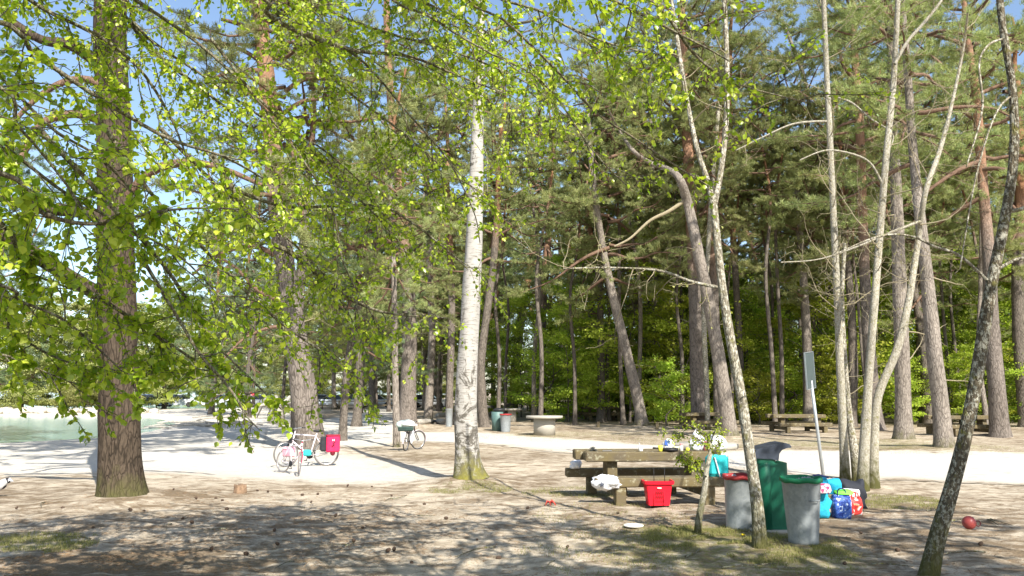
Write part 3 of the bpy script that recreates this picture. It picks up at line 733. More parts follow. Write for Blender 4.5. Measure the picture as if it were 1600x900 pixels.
tree('pine_tree', 'stout grey pine beside the picnic table at the right edge', 'tree', [(1563,684),(1557,600),(1549,500),(1545,400),(1535,280),(1524,140)], [29,25,22,18,15,12], B, 22, crowns=[(P_[2], 9.5, 1.1, 0)], seed=26, stubs=14, k=20)
tree('pine_tree', 'dark pine partly hidden behind the grey pine leaning left', 'tree', [(1446,662),(1440,560),(1436,450),(1430,330),(1424,200)], [16,14,13,12,10], M['dark_bark'], 24, crowns=[(P_[1], 9, 1.1, 0)], seed=27)
tree('pine_tree', 'slim dark trunk behind the signpost', 'tree', [(1256,650),(1253,560),(1250,460),(1244,360)], [9,9,8,7], M['dark_bark'], 17, crowns=[(P_[4], 9, 1.2, 0)], seed=28)
tree('pine_tree', 'thin dark trunk right of the sign panel', 'tree', [(1292,655),(1285,560),(1277,470),(1270,380)], [8,8,7,6], M['dark_bark'], 16, crowns=[(P_[2], 8, 1.0, 0)], seed=29)
tree('pine_tree', 'pine at the far right edge with a dark trunk', 'tree', [(1604,668),(1594,560),(1590,430),(1594,300),(1590,150)], [20,19,17,15,12], M['dark_bark'], 22, crowns=[(P_[3], 8, 1.1, 0)], seed=30)
# foreground slim lichen tree by the bins
g = np.random.default_rng(44)
fg, _ = tree('young_tree', 'slim lichen-covered tree forking high up, in front of the green bin', 'tree', [(1187,862),(1184,800),(1173,720),(1158,620),(1143,540),(1130,460),(1121,380),(1115,320)], [21,19,17,15,14,13,12,12], M['lichen_bark'], 1, seed=31, flare=.28, k=18, depth_wig=0)
Yf = ground(1187, 862)[1]; tbf = TubeSet()
for pts, wd in (([(1115,322),(1105,280),(1090,235),(1076,170),(1064,100),(1052,20),(1040,-60)], [10,9,8,7,7,6,5]), ([(1116,322),(1126,270),(1134,200),(1136,130),(1134,40),(1128,-60)], [10,9,9,8,7,6]), ([(1128,450),(1080,440),(1040,425),(1000,420),(940,418),(880,420)], [6,5,4,3,2.5,2])):
    o, Pl, rl = limb(fg, pts, [Yf+.1*q for q in range(len(pts))], wd, M['lichen_bark'], k=8)
    bare_twigs(Pl, rl, tbf, g, .35, (.4, 1.3), .1, .2, 2, .009)
L = [[], [], [], []]; twig_sprays(Pl, tbf, L, g, .2, (.3, 1.0), 5, (.015, .04), .1)
link('crown', leaf_mesh('crown', *L, M['pale_leaf'], 4), fg)
TW('twigs', tbf.mesh('twigs', M['bare_twig']), fg)
# three pale stems
def stem_tree(label, pts, wd, seed, m=M['pale_bark'], n=.45, height=1, lim=()):
    root, _ = tree('young_tree', label, 'tree', pts, wd, m, height, seed=seed, flare=.35, k=14, depth_wig=.15)
    g = np.random.default_rng(seed); tb = TubeSet(); Yq = ground(*pts[0])[1]
    P = smooth_path([at(x, y, Yq) for x, y in pts], 40)-np.array(root.location)
    bare_twigs(P, None, tb, g, n*.8, (.4, 1.9), .3, .30, 3, .010)
    L = [[], [], [], []]; twig_sprays(P, tb, L, g, .22, (.3, 1.3), 5, (.012, .034), -.35, .3, 2, .9, .005)
    for lp, lw in lim:
        o, Pl, rl = limb(root, lp, [Yq-.05*q for q in range(len(lp))], lw, m, k=8)
        bare_twigs(Pl, rl, tb, g, .35, (.3, 1.1), .25, .2, 2, .008)
    TW('twigs', tb.mesh('twigs', M['bare_twig']), root)
    link('crown', leaf_mesh('crown', *L, M['pale_leaf'], seed), root); return root
stem_tree('leftmost pale slender stem of the clump beside the path', [(1321,757),(1318,690),(1314,600),(1309,480),(1303,350),(1297,220),(1291,100),(1286,-20)], [16,13,12,11,10,9,8,7], 51, lim=[([(1300,190),(1270,190),(1235,195),(1190,215),(1150,235)], [4,3.5,3,2,1.5]), ([(1300,150),(1330,160),(1360,185),(1395,210),(1386,240)], [3,3,2.5,2,2])])
stem_tree('dark short-leaning stem growing from the foot of the leftmost pale stem', [(1340,748),(1334,700),(1326,640),(1320,560),(1316,470),(1320,380)], [15,12,10,8,6,5], 52, m=M['lichen_bark'])
stem_tree('middle pale stem of the clump, forking near the top', [(1347,766),(1351,700),(1357,600),(1366,480),(1376,350),(1385,240),(1396,130),(1403,0),(1406,-60)], [18,16,13,12,11,10,9,7,6], 53, lim=[([(1398,100),(1418,65),(1440,40),(1466,8),(1490,-30)], [6,5,5,4,4]), ([(1380,290),(1360,255),(1330,240),(1290,235),(1250,250)], [4,3.5,3,2.5,2])])
stem_tree('right pale stem of the clump that bows out before rising', [(1364,764),(1366,700),(1372,620),(1402,545),(1420,470),(1434,380),(1446,300),(1470,230),(1490,150),(1506,70),(1512,20)], [17,14,13,12,11,9,8,7,5,4,3], 54, lim=[([(1440,345),(1400,360),(1340,385),(1280,405),(1220,410)], [5,4,3,2,2])])
# right foreground leaning tree
rf, _ = tree('young_tree', 'shaded lichen-spotted tree leaning in at the right edge of the foreground', 'tree', [(1448,898),(1462,850),(1482,780),(1506,690),(1524,600),(1540,500),(1552,430),(1572,330),(1584,240),(1582,140),(1566,40),(1558,-60)], [28,25,23,21,20,19,17,15,14,12,11,10], M['shade_bark'], 1, seed=32, flare=.25, k=18, depth_wig=0)
Yr = ground(1448, 898)[1]; tb = TubeSet(); g = np.random.default_rng(8)
for pts, wd in (([(1545,440),(1500,400),(1460,385),(1420,368),(1370,370),(1300,400)], [5,4.5,4,3,3,2]), ([(1575,330),(1600,325),(1650,300)], [7,6,5]), ([(1552,425),(1590,405),(1640,398)], [6,5,4]),
                ([(1580,150),(1560,170),(1540,220),(1520,300),(1500,420)], [4,3,3,2.5,2]), ([(1570,60),(1545,70),(1530,100),(1535,170),(1510,260)], [4,3.5,3,3,2])):
    o, Pl, rl = limb(rf, pts, [Yr-.08*q for q in range(len(pts))], wd, M['lichen_bark'], k=8); bare_twigs(Pl, rl, tb, g, .4, (.2, .9), .1, .2, 2, .006)
TW('twigs', tb.mesh('twigs', M['twig_bark']), rf)
# sapling with a leafy tuft
sp, _ = tree('sapling', 'small crooked sapling with a fresh leafy tuft in front of the picnic table', 'tree', [(1090,838),(1092,812),(1101,765),(1104,735),(1110,705),(1106,680)], [11,10,9,8,6,4], M['pale_bark'], 1, seed=33, flare=.2, k=12, depth_wig=0)
Ys = ground(1090, 838)[1]; tb = TubeSet(); L = [[], [], [], []]; g = np.random.default_rng(5)
for pts in ([(1108,705),(1090,685),(1065,678),(1040,676)], [(1110,700),(1100,680),(1085,668),(1068,662)], [(1110,700),(1114,680),(1122,668)], [(1103,745),(1090,728),(1072,716),(1062,712)], [(1108,712),(1118,700),(1124,688)], [(1098,750),(1088,735),(1082,718)]):
    o, Pl, rl = limb(sp, pts, [Ys+.1*g.normal() for _ in pts], [3, 2.2, 1.5, 1], M['twig_bark'], k=5, n=10)
    twig_sprays(Pl, tb, L, g, .032, (.05, .20), 8, (.018, .036), .2, .15, 2, .8, .003)
cr = link('crown', leaf_mesh('crown', *L, M['spring_leaf'], 5), sp); TW('twigs', tb.mesh('twigs', M['twig_bark']), cr)

# ---------------------------------------------------------------- filler forest: rows of pines and young beeches
def simple_trunk(seed, Ht, r, m):
    g = np.random.default_rng(seed); pts = [(0, 0, -.1)]+[(g.normal()*.12*k_, g.normal()*.12*k_, Ht*k_/5) for k_ in range(1, 6)]
    P = smooth_path(pts, 24); rr = np.linspace(r, r*.25, 24)*(1+.35*np.exp(-P[:, 2]/.4)); V, F = tube_arrays(P, rr, 9, .08, seed)
    return mesh_np('trunk', V, F, 4, m)
PT = [simple_trunk(60+q, 22, .24+.03*(q % 3), m_) for q, m_ in enumerate((M['pine_bark'], M['dark_bark'], M['grey_bark'], M['pine_bark'], M['dark_bark']))]
PTS = [simple_trunk(80+q, 18, .10+.02*(q % 3), m_) for q, m_ in enumerate((M['pine_bark'], M['dark_bark'], M['grey_bark'], M['pine_bark'], M['dark_bark']))]
BT = [simple_trunk(70+q, h_, .045, M['dark_bark']) for q, h_ in enumerate((5, 7, 2.6, 6))]
def filler(name, label, group, x, y, tm, crowns, s=1.0):
    o = empty(name, (x, y, HZ(x, y)-.03), label, 'bush' if 'bush' in name else 'tree', group, rz=random.random()*6.28); o.scale = (s, s, s)
    link('trunk', tm, o)
    for v, z, sc in crowns: add_crown(o, v, (0, 0, z), sc, random.random()*6.28)
    return o
g = np.random.default_rng(77)
placed = [ground(*p) for p, _, _ in BASES]
def free(x, y, d):
    for a, b in placed:
        if math.hypot(a-x, b-y) < d: return False
    placed.append((x, y)); return True
def on_screen_x(px, Y): return (px-800)/FPX*Y
cnt = 0; tries = 0
while cnt < 64 and tries < 4000:            # pines deep in the wood
    tries += 1; Y = 44+62*g.random(); px = 560+1180*g.random(); x = on_screen_x(px, Y)
    if px < 760 and Y < 62: continue
    if not free(x, y := Y, 3.4): continue
    k_ = int(g.random()*5); zone_ = 'behind the birch and the round tables' if px < 1100 else 'behind the picnic tables on the right'
    filler('pine_tree', 'pine standing deep in the wood '+zone_, 'pines deep in the wood '+zone_, x, y, PT[k_], [(P_[int(g.random()*5)], 8+3*g.random(), 1.0+.25*g.random()), (P_[int(g.random()*5)], 5.5+2*g.random(), .75)], .9+.25*g.random()); cnt += 1
cnt = 0; tries = 0
while cnt < 26 and tries < 3000:
    tries += 1; Y = 41+14*g.random(); px = 770+860*g.random(); x = on_screen_x(px, Y)
    if not free(x, Y, 1.6): continue
    k_ = 1 if g.random() < .6 else (4 if g.random() < .5 else 2); zone_ = 'between the round tables and the leaning pine' if px < 1000 else ('behind the laden picnic table' if px < 1240 else 'behind the picnic tables on the right')
    filler('young_pine_tree', 'slim dark-trunked young pine at the wood edge '+zone_, 'slim pines at the wood edge '+zone_, x, Y, PTS[k_], [(P_[int(g.random()*5)], 9.5+3*g.random(), .62)], .9+.25*g.random()); cnt += 1
cnt = 0; tries = 0
while cnt < 105 and tries < 6000:           # leafy understorey
    tries += 1; Y = 47+40*g.random()**1.3; px = 735+1050*g.random(); x = on_screen_x(px, Y)
    if px < 860 and Y < 58: continue
    if not free(x, Y, 1.5): continue
    k_ = int(g.random()*4); where = 'left of the leaning pines' if px < 960 else ('behind the middle picnic tables' if px < 1240 else 'behind the picnic tables on the right')
    nm = 'leafy_bush' if k_ == 2 else 'young_beech_tree'
    filler(nm, ('low fresh-green bush in the wood ' if k_ == 2 else 'young beech in fresh leaf in the wood ')+where, 'fresh green undergrowth '+where, x, Y, BT[k_], [(BC[k_], 0, 1.0)], .8+.9*g.random()); cnt += 1
for px, Y, k_, s in ((1040,44,2,1.1),(1065,45,2,.9),(1000,52,0,.9),(1180,46,2,1.0),(1150,48,0,1.0),(1225,47,2,1.1),(1195,52,1,1.0),(1310,46,0,.8),(1400,45,2,1.0),(1520,44,0,.8),(1590,43,3,.8),(1480,46,0,.8),(1350,50,1,.9),(1290,52,1,.8),(1440,50,3,.8),(780,66,1,.9),(870,62,1,1.0),(905,60,0,.8),(950,56,3,1.0),(975,54,3,.9),(1120,50,3,1.1),(1650,42,1,.9)):
    filler('leafy_bush' if k_ == 2 else 'young_beech_tree', ['bright young beech at the edge of the clearing','tall young beech at the edge of the clearing','low bright bush at the edge of the clearing','dark-leaved young tree at the edge of the clearing'][k_], 'undergrowth at the edge of the clearing', on_screen_x(px, Y), Y, BT[k_], [(BC[k_], 0, 1.0)], s)
# left background: shore trees behind the beach
for px, Y, s in ((238,118,.9),(285,112,.55),(340,108,.6),(372,116,.9),(310,125,1.0),(440,104,.7),(402,110,.8),(505,112,.9),(560,118,1.0),(590,104,.8),(480,122,1.0),(650,104,.8),(690,110,.9),(270,130,1.3),(210,126,1.2),(320,118,1.2),(355,126,1.3),(390,122,1.2),(430,128,1.3),(470,112,.9),(535,128,1.3),(600,130,1.3),(640,124,1.2),(680,128,1.3),(720,120,1.2),(575,112,.8),(520,108,.7)):
    filler('shore_tree', 'pale budding tree behind the parked cars beyond the beach', 'pale trees beyond the beach', on_screen_x(px, Y), Y, BT[1], [(OC[0], 0, 1.0)], s)
for px, Y, k_ in ((400,95,0),(445,88,1),(525,84,2),(560,92,3),(590,82,0),(350,118,2),(500,98,1),(620,88,3),(665,84,0),(700,80,2),(728,74,1),(770,70,0),(300,135,1),(330,140,3),(370,138,0),(420,132,2),(460,125,3),(540,120,0),(580,118,1),(635,112,2),(680,108,3),(715,100,0),(745,92,2),(480,75,1),(610,74,0)):
    filler('pine_tree', 'grey-trunked pine in the far wood beyond the sandy way', 'pines beyond the sandy way', on_screen_x(px, Y), Y, PT[k_], [(P_[k_], 5.5, 1.1), (P_[(k_+1) % 5], 9, 1.2)], .8)
for px, Y, s in ((-60,76,1.4),(15,80,1.3),(100,78,1.25),(128,77,1.0),(150,80,1.3),(190,82,1.35),(60,82,1.0),(-120,78,1.3),(225,84,1.2),(250,88,1.3),(175,77,.9),(80,79,1.0),(-20,79,1.2)):
    filler('shore_tree', 'pale budding tree on the rocky spit across the water', 'pale trees on the rocky spit', on_screen_x(px, Y), Y, BT[1], [(OC[0], 0, 1.0)], s)
for px, Y, s in ((10,74,1.1),(35,74,.9),(120,73,.7),(145,74,.9),(-40,74,1.0),(165,75,.7),(-80,74,.8)):
    filler('shore_bush', 'straw-coloured bush on the rocky spit across the water', 'bushes on the rocky spit', on_screen_x(px, Y), Y, BT[2], [(OC[1], 0, 1.0)], s)
for px, Y, s, lab in ((-70,30,.85,'dark pine by the water at the far left edge'),(40,84,.9,'dark pine on the rocky spit across the water'),(-190,24,.9,'pine just outside the left edge by the water')):
    filler('pine_tree', lab, None, on_screen_x(px, Y), Y, PT[1], [(PCB[0], 3.2, 1.0), (PCB[1], 8, 1.0)], s)
for px, Y, s, z, lab in ((335,66,.9,3.5,'pine with low boughs behind the near end of the beach'),(392,58,.8,3.0,'dark pine between the root stump and the leaning pine'),(262,90,.9,4,'pine beyond the water left of the parked cars'),(300,48,.9,5,'pine with hanging boughs behind the branches above the beach'),(560,44,.9,4.5,'dense dark pine left of the thick grey pine'),(585,60,1.,4,'dense dark pine deeper in beside the thick grey pine')):
    if px == 300: continue
    free(on_screen_x(px, Y), Y, 2)
    filler('pine_tree', lab, None, on_screen_x(px, Y), Y, PT[1], [(PCB[2], z, 1.0), (PCB[1], z+5, 1.0)], s)

# ---------------------------------------------------------------- near broadleaf tree, left and overhead
def leafy_tree(label, trunk_pts, r0, limbs, seed, name='broadleaf_tree'):
    g = np.random.default_rng(seed); bx, by = trunk_pts[0][:2]; bz = HZ(bx, by)-.05
    tp = [np.array((bx, by, bz))]+[np.array(p) for p in trunk_pts[1:]]
    root = empty(name, (bx, by, bz), label, 'tree'); me, P, rr = trunk_mesh(np.array((bx, by, bz)), tp, np.linspace(r0, r0*.35, len(tp)), M['lichen_bark'], k=18, seed=seed)
    link('trunk', me, root); tb = TubeSet(); L = [[], [], [], []]
    for lb in limbs:
        pts, Ys, wd, st = lb[:4]; kw = lb[4] if len(lb) > 4 else {}
        if pts is None:      # world-space limb
            Pq = smooth_path([np.array(p) for p in Ys], 24)-np.array((bx, by, bz)); rr = np.linspace(wd[0], wd[1], 24); V, F = tube_arrays(Pq, rr, 8, .08)
            link('branch', mesh_np('branch', V, F, 4, M['twig_bark']), root); Pl = Pq
        else:
            o, Pl, rl = limb(root, pts, Ys, wd, M['twig_bark'], k=8, start=st)
        k2 = dict(step=.115, ln=(.3, .95), leaves=19, ls=(.030, .064), droop=.5, start=.12, sub=4); k2.update(kw)
        if pts is not None and 'ls' not in kw and Ys[-1] > 6.8: k2['ls'] = (.026, .055)
        twig_sprays(Pl, tb, L, g, **k2)
    cr = link('crown', leaf_mesh('crown', *L, M['spring_leaf'], seed), root); TW('twigs', tb.mesh('twigs', M['twig_bark']), cr)
    return root, len(L[0])
TL = (-6.2, 4.6)
lt = lambda z: (TL[0]+.15, TL[1]+.05, z)
limbs = [
 ([(-60,20),(60,90),(150,150),(260,215),(350,245),(430,290)], [5.2,5.6,5.9,6.2,6.4,6.6], [9,8,7,6,4,2.5], lt(4.2)),
 ([(-60,-60),(60,10),(160,60),(220,110),(265,180),(290,240)], [5.8,6.2,6.6,6.9,7.1,7.2], [8,7,6,5,4,2], lt(4.8)),
 ([(100,-60),(190,20),(240,80),(330,150),(390,200)], [6.4,6.8,7.1,7.4,7.6], [8,7,7,5,3], lt(5.2)),
 ([(330,-40),(420,25),(480,55),(560,80),(640,88),(720,120),(800,150)], [6.0,6.4,6.6,6.9,7.1,7.3,7.5], [7,8,7,6,5,3,2], lt(5.6)),
 ([(430,-30),(520,20),(600,50),(680,72),(760,100),(840,140),(900,200)], [6.8,7.1,7.3,7.5,7.7,7.9,8.0], [6,5,5,4,3,2.5,2], lt(5.8)),
 ([(410,365),(455,395),(500,430),(540,462),(600,488),(700,497)], [7.4,7.6,7.8,7.9,8.0,8.2], [8,8,7,6,4,2], at(330,240,7.0), dict(step=.13)),
 ([(440,322),(520,322),(590,322),(640,345),(700,392),(730,420)], [7.6,7.8,8.0,8.1,8.2,8.3], [5,5,4,4,3,2], at(350,290,7.2), dict(step=.15)),
 ([(-60,250),(60,330),(150,350),(250,330),(330,325),(410,330)], [4.4,4.7,4.9,5.1,5.2,5.3], [9,8,6,4,3,2], lt(3.6), dict(step=.11, ln=(.15,.55), droop=.3)),
 ([(-80,320),(40,400),(130,450),(210,500),(300,560),(370,600)], [5.2,5.6,5.9,6.1,6.3,6.5], [9,8,7,5,4,2.5], lt(3.2), dict(step=.11, ln=(.15,.55), droop=.3)),
 ([(-60,430),(30,470),(100,500),(170,560),(210,600)], [4.8,5.1,5.3,5.5,5.6], [6,5,4,3,2], lt(3.0), dict(step=.12, ln=(.15,.55), droop=.3)),
 ([(200,350),(260,420),(300,480),(340,540),(400,600),(440,640)], [5.6,5.9,6.1,6.3,6.4,6.5], [7,6,5,4,3,2], at(60,200,5.4), dict(step=.13, ln=(.15,.55), droop=.3)),
 ([(-60,540),(20,560),(80,585),(120,600)], [5.6,5.8,6.0,6.1], [4,3,2.5,2], lt(2.7), dict(step=.14, ln=(.15,.55), droop=.3)),
 ([(250,320),(330,400),(400,470),(460,520),(520,560),(560,590)], [6.6,6.9,7.1,7.3,7.4,7.5], [6,5,5,4,3,2], at(150,180,6.4), dict(step=.13)),
 ([(-60,120),(30,200),(90,270),(140,340)], [4.9,5.1,5.3,5.4], [6,5,4,2.5], lt(3.9), dict(step=.16)),
 ([(300,60),(400,150),(470,220),(540,290),(600,350),(640,400)], [7.0,7.2,7.5,7.7,7.9,8.0], [5,4.5,4,3.5,3,2], at(150,-40,6.4), dict(step=.16)),
 ([(280,500),(310,550),(345,590),(368,620),(385,650),(402,668)], [5.8,5.8,5.9,5.9,6.0,6.0], [5,5,4.5,4,3,1.5], at(220,400,5.7), dict(step=.16, ln=(.12,.4), leaves=5, start=.5)),
 ([(420,180),(480,260),(520,330),(540,420),(600,520)], [6.8,7.0,7.2,7.3,7.5], [4,3.5,3,2.5,2], at(330,60,6.6), dict(step=.19)),
 ([(560,90),(640,180),(700,250),(740,330),(750,380)], [7.0,7.3,7.5,7.6,7.7], [4,3,3,2,1.5], at(480,50,6.8), dict(step=.2)),
]
limbs += [
 ([(-80,180),(20,240),(100,300),(190,350),(280,400),(350,470)], [4.9,5.3,5.6,5.8,6.0,6.2], [6,6,5,4,3,2], lt(4.0), dict(step=.12)),
 ([(-80,380),(0,410),(80,440),(160,470),(230,520)], [5.4,5.7,5.9,6.1,6.2], [5,5,4,3,2], lt(3.3), dict(step=.15, ln=(.2,.6))),
 ([(-80,60),(0,120),(80,200),(160,250),(230,330),(270,400)], [5.8,6.1,6.4,6.6,6.8,6.9], [6,6,5,4,3,2], lt(4.4), dict(step=.10)),
 ([(120,-60),(220,50),(320,120),(420,190),(500,230),(580,300)], [6.6,6.9,7.2,7.4,7.6,7.8], [5,5,4,4,3,2], lt(5.3), dict(step=.12)),
 ([(350,300),(420,350),(480,400),(520,450),(560,520)], [7.4,7.6,7.8,7.9,8.0], [5,4,3,3,2], at(250,200,7.0), dict(step=.11)),
 ([(-60,470),(20,520),(90,560),(150,575),(230,590)], [5.9,6.1,6.3,6.4,6.5], [4,4,3,2.5,2], lt(2.9), dict(step=.11, ln=(.15,.5), droop=.2)),
 ([(380,-60),(460,60),(540,140),(620,200),(690,260)], [7.0,7.3,7.5,7.7,7.9], [5,4,4,3,2], lt(5.7), dict(step=.12)),
]
nl1 = leafy_tree('broad-leaved tree reaching in from the left with bright young leaves on drooping branches', [TL, (-6.1, 4.6, 2), (-6.05, 4.65, 4), (-6.0, 4.6, 6.5), (-5.8, 4.4, 9)], .20, limbs, 91)[1]
TR = (2.6, -2.2)
lr = lambda z: (TR[0]-.05, TR[1]+.1, z)
limbs = [
 ([(900,-60),(960,0),(1010,26),(1055,50),(1110,78),(1140,96)], [5.4,5.7,5.9,6.1,6.3,6.4], [6,5,5,4,3,2], (1.6, 2.5, 5.2), dict(step=.15)),
 ([(720,-60),(800,40),(870,110),(930,175),(990,215),(1060,262),(1110,292)], [5.6,5.9,6.2,6.4,6.5,6.7,6.8], [4,4,4,3.5,3,3,2], (1.0, 2.5, 5.2), dict(step=.26, leaves=8, ln=(.2,.6))),
 ([(980,-80),(1040,20),(1090,90),(1150,130),(1220,150),(1260,160)], [6.2,6.5,6.7,6.9,7.0,7.1], [5,5,4,3,2,2], (1.8, 2.8, 5.2), dict(step=.2)),
 ([(760,-60),(850,20),(930,60),(1000,80),(1060,90)], [6.0,6.3,6.5,6.7,6.8], [4,4,3,3,2], (1.2, 2.6, 5.3), dict(step=.17)),
 ([(600,-50),(680,30),(760,80),(850,130),(930,240),(990,300)], [6.6,6.9,7.0,7.2,7.4,7.5], [4,4,3,3,2,1.5], (.6, 2.6, 5.3), dict(step=.2, leaves=10)),
]
limbs.append(([(560,-80),(640,-10),(700,20),(750,45),(800,70),(840,110)], [7.0,7.3,7.6,7.9,8.1,8.3], [5,4,4,3,2,1.5], (.4, 2.8, 5.4), dict(step=.10)))
limbs.append(([(640,-80),(720,-10),(760,30),(775,90),(790,150),(800,200)], [7.2,7.5,7.8,8.0,8.1,8.2], [4,4,3,3,2,1.5], (.6, 2.8, 5.4), dict(step=.13)))
# boughs overhead and behind the camera: they shade the foreground
def overhead(limbs, x0, y0, n, seed, lnr, zr, a0=0):
    gg = np.random.default_rng(seed)
    for q in range(n):
        a = a0+2*math.pi*q/n+gg.normal()*.12; z0_ = zr[0]+(zr[1]-zr[0])*gg.random(); ln_ = lnr[0]+(lnr[1]-lnr[0])*gg.random()
        e = (x0+math.cos(a)*ln_, y0+math.sin(a)*ln_); z1_ = z0_+1.3+gg.random()
        if e[1] > .5: z1_ = max(z1_-.8, 1.8+e[1]*.56+.75)
        limbs.append((None, [(x0, y0, z0_-1), (x0*.55+e[0]*.45+gg.normal()*.2, y0*.55+e[1]*.45+gg.normal()*.2, z0_*.45+z1_*.55+.35), (e[0], e[1], z1_)], [.07, .012], None, dict(step=.17, ln=(.3, 1.1), leaves=20, ls=(.07, .12), start=.2, sub=3, droop=.15)))
overhead(limbs, TR[0], TR[1], 28, 17, (4.0, 8.5), (5.2, 9.0))
nl2 = leafy_tree('broad-leaved tree overhead whose leafy twigs hang into the top of the view', [TR, (2.6, -2.2, 3), (2.65, -2.1, 6), (2.5, -2.0, 9.5)], .2, limbs, 92)[1]
limbs = []; overhead(limbs, 7.5, -.5, 18, 27, (3.0, 7.0), (5.5, 9.5))
leafy_tree('broad-leaved tree standing beside the viewer on the right', [(7.5, -.5), (7.5, -.5, 3), (7.4, -.5, 6), (7.5, -.4, 9.5)], .18, limbs, 93)
limbs = []; overhead(limbs, -2.0, -2.4, 11, 37, (2.6, 6.5), (5.0, 9.0))
leafy_tree('broad-leaved tree standing behind the viewer on the left', [(-2.0, -2.4), (-2.0, -2.4, 3), (-2.1, -2.4, 6), (-2.0, -2.3, 9.5)], .18, limbs, 94)

# ---------------------------------------------------------------- birch boughs
b = [o for o in col.objects if o.name.startswith('birch_tree')][0]; Yq = ground(735, 754)[1]; g = np.random.default_rng(61); tb = TubeSet(); L = [[], [], [], []]
for pts, wd in (([(752,60),(775,45),(800,38),(840,30),(880,5)], [7,6,5,4,3]), ([(750,100),(720,60),(700,10),(690,-40)], [5,4,3,2]), ([(748,135),(770,100),(800,60),(850,40)], [5,4,3,2]), ([(748,230),(760,240),(762,300)], [3,2,1.5])):
    o, Pl, rl = limb(b, pts, [Yq+.2*g.normal() for _ in pts], wd, M['twig_bark'], k=7); twig_sprays(Pl, tb, L, g, .18, (.4, 1.2), 10, (.03, .055), .6, .1)
c_ = link('crown', leaf_mesh('crown', *L, M['beech_leaf'], 3), b); TW('twigs', tb.mesh('twigs', M['twig_bark']), c_)
# ---------------------------------------------------------------- timber picnic tables
def picnic_table(label, x, y, rz, s=1.0, L=2.25, group='timber picnic tables', shift=.22):
    r = empty('picnic_table', (x, y, HZ(x, y)-.01), label, 'picnic table', group, rz); r.scale = (s, s, s)
    a = MB().box((0, .40, .72), (L*.97, .36, .16), .018, jit=.008); a.build('table_plank', M['timber'], r)
    a = MB().box((-shift*.45, .79, .72), (L, .36, .16), .018, jit=.008); a.build('table_plank', M['timber'], r)
    for yy, sh in ((-.28, 0), (1.27, -shift*1.2)):
        b_ = MB().box((sh+.04, yy, .375), (L*.96, .30, .15), .016, jit=.008); b_.build('bench_plank', M['timber'], r)
    for sx in (-1, 1):
        q = sx*(L/2-.46)+(.03 if sx < 0 else .16)
        MB().box((q, .5, .20), (.15, 1.55, .16), .012, rz=.07).build('cross_beam', M['timber'], r)
        for yy, z1 in ((-.28, .299), (1.27, .299)):
            MB().box((q+(0 if yy < 0 else -shift), yy, z1/2+.01), (.16, .26, z1), .012).build('leg', M['timber'], r)
        MB().box((q, .58, .46), (.17, .46, .355), .012).build('table_support', M['timber'], r)
    return r
tx, ty = at(1022, 780, 13.55)[:2]
PT_RZ = R(3); pt = picnic_table('big weathered timber picnic table laden with picnic things', tx, ty, PT_RZ, 1.0, 2.2)
PTZ = pt.location.z
def on_table(px, ly):       # a point on the table top under photo column px; ly is the depth across the table
    Yq = ty+ly; X_ = at(px, 700, Yq)[0]; return (X_, Yq+(X_-tx)*math.tan(PT_RZ), PTZ+.803)
for px, Y, rz, s, lab in ((1247,36.5,0,1.0,'pale timber picnic table behind the signpost'),(1504,33.6,2,1.0,'timber picnic table between the leaning stem and the pines at the right edge'),(1108,39.5,4,1.0,'timber picnic table behind the thick dark pine'),(940,52,-4,1.1,'timber picnic table in shade beside the slim straight pine'),(1215,47,10,1.0,'farthest timber picnic table, deep in the shade behind the path')):
    if px == 1215: continue
    picnic_table(lab, on_screen_x(px, Y), Y, R(rz), s, 2.4)
# round concrete tables
def round_table(label, px, Y, r_, ped=.34, h=.78):
    x = on_screen_x(px, Y); o = empty('round_table', (x, Y, HZ(x, Y)-.02), label, 'table', 'round concrete tables')
    MB().lathe([(r_-.02, h-.10), (r_, h-.08), (r_, h-.012), (r_-.012, h)], k=40).build('table_top', M['concrete'], o)
    MB().lathe([(ped, 0), (ped, h-.102)], k=30).build('pedestal', M['concrete'], o)
round_table('round concrete table with a pale thick top just behind the laden picnic table', 1095, 17.4, .70)
round_table('round concrete table on a stout pedestal beside the path', 850, 35.2, .78, .46, .82)
round_table('small far round table between the green can and the trees', 800, 50, .62, .26, .82)

# ---------------------------------------------------------------- things on and round the big table
fabric = lambda n_, c, **k: plain(n_, c, .8, var=.25, scale=12, b=.3, bd=.02, **k)
white_bag = plain('white plastic film', (.80, .81, .84), .35, var=.12, scale=14, b=.6, bd=.03)
def lump(name, label, cat, c, r_, m, seed=1, amp=.2, freq=2.0, flat=-.7, group=None, k=22, j=14):
    o = MB().blob((0, 0, r_[2]*.7), r_, seed, amp, freq, k, j, flat*r_[2]).build(name, m, loc=c); return tag(o, label, cat, group)
x, y, z = on_table(926, .45); o = empty('pine_sprig', (x, y, z), 'dark spiky sprig lying on the left end of the picnic table', 'sprig')
m_ = MB(); g = np.random.default_rng(4)
for q in range(34):
    d = unit(g.normal(size=3)+np.array((0, 0, .7))); d[2] = abs(d[2]); m_.tube([(0, 0, .01), tuple(d*.05), tuple(d*.085+np.array((0, 0, -.01)))], [.007, .006, .002], 4)
m_.build('needles', plain('dark green grey sprig', (.06, .065, .06), .8), o)
m_ = MB().tube([(0, 0, .012), (-.06, .01, .014), (-.12, 0, .01)], [.006, .006, .004], 5); m_.build('stalk', M['twig_bark'], o)
x, y, z = on_table(948, .35); tag(MB().box((0, 0, .008), (.16, .025, .012), .004, rz=.2).build('table_knife', plain('steel cutlery', (.45, .45, .46), .3, .8), loc=(x, y, z)), 'flat grey knife lying on the left part of the picnic table', 'knife')
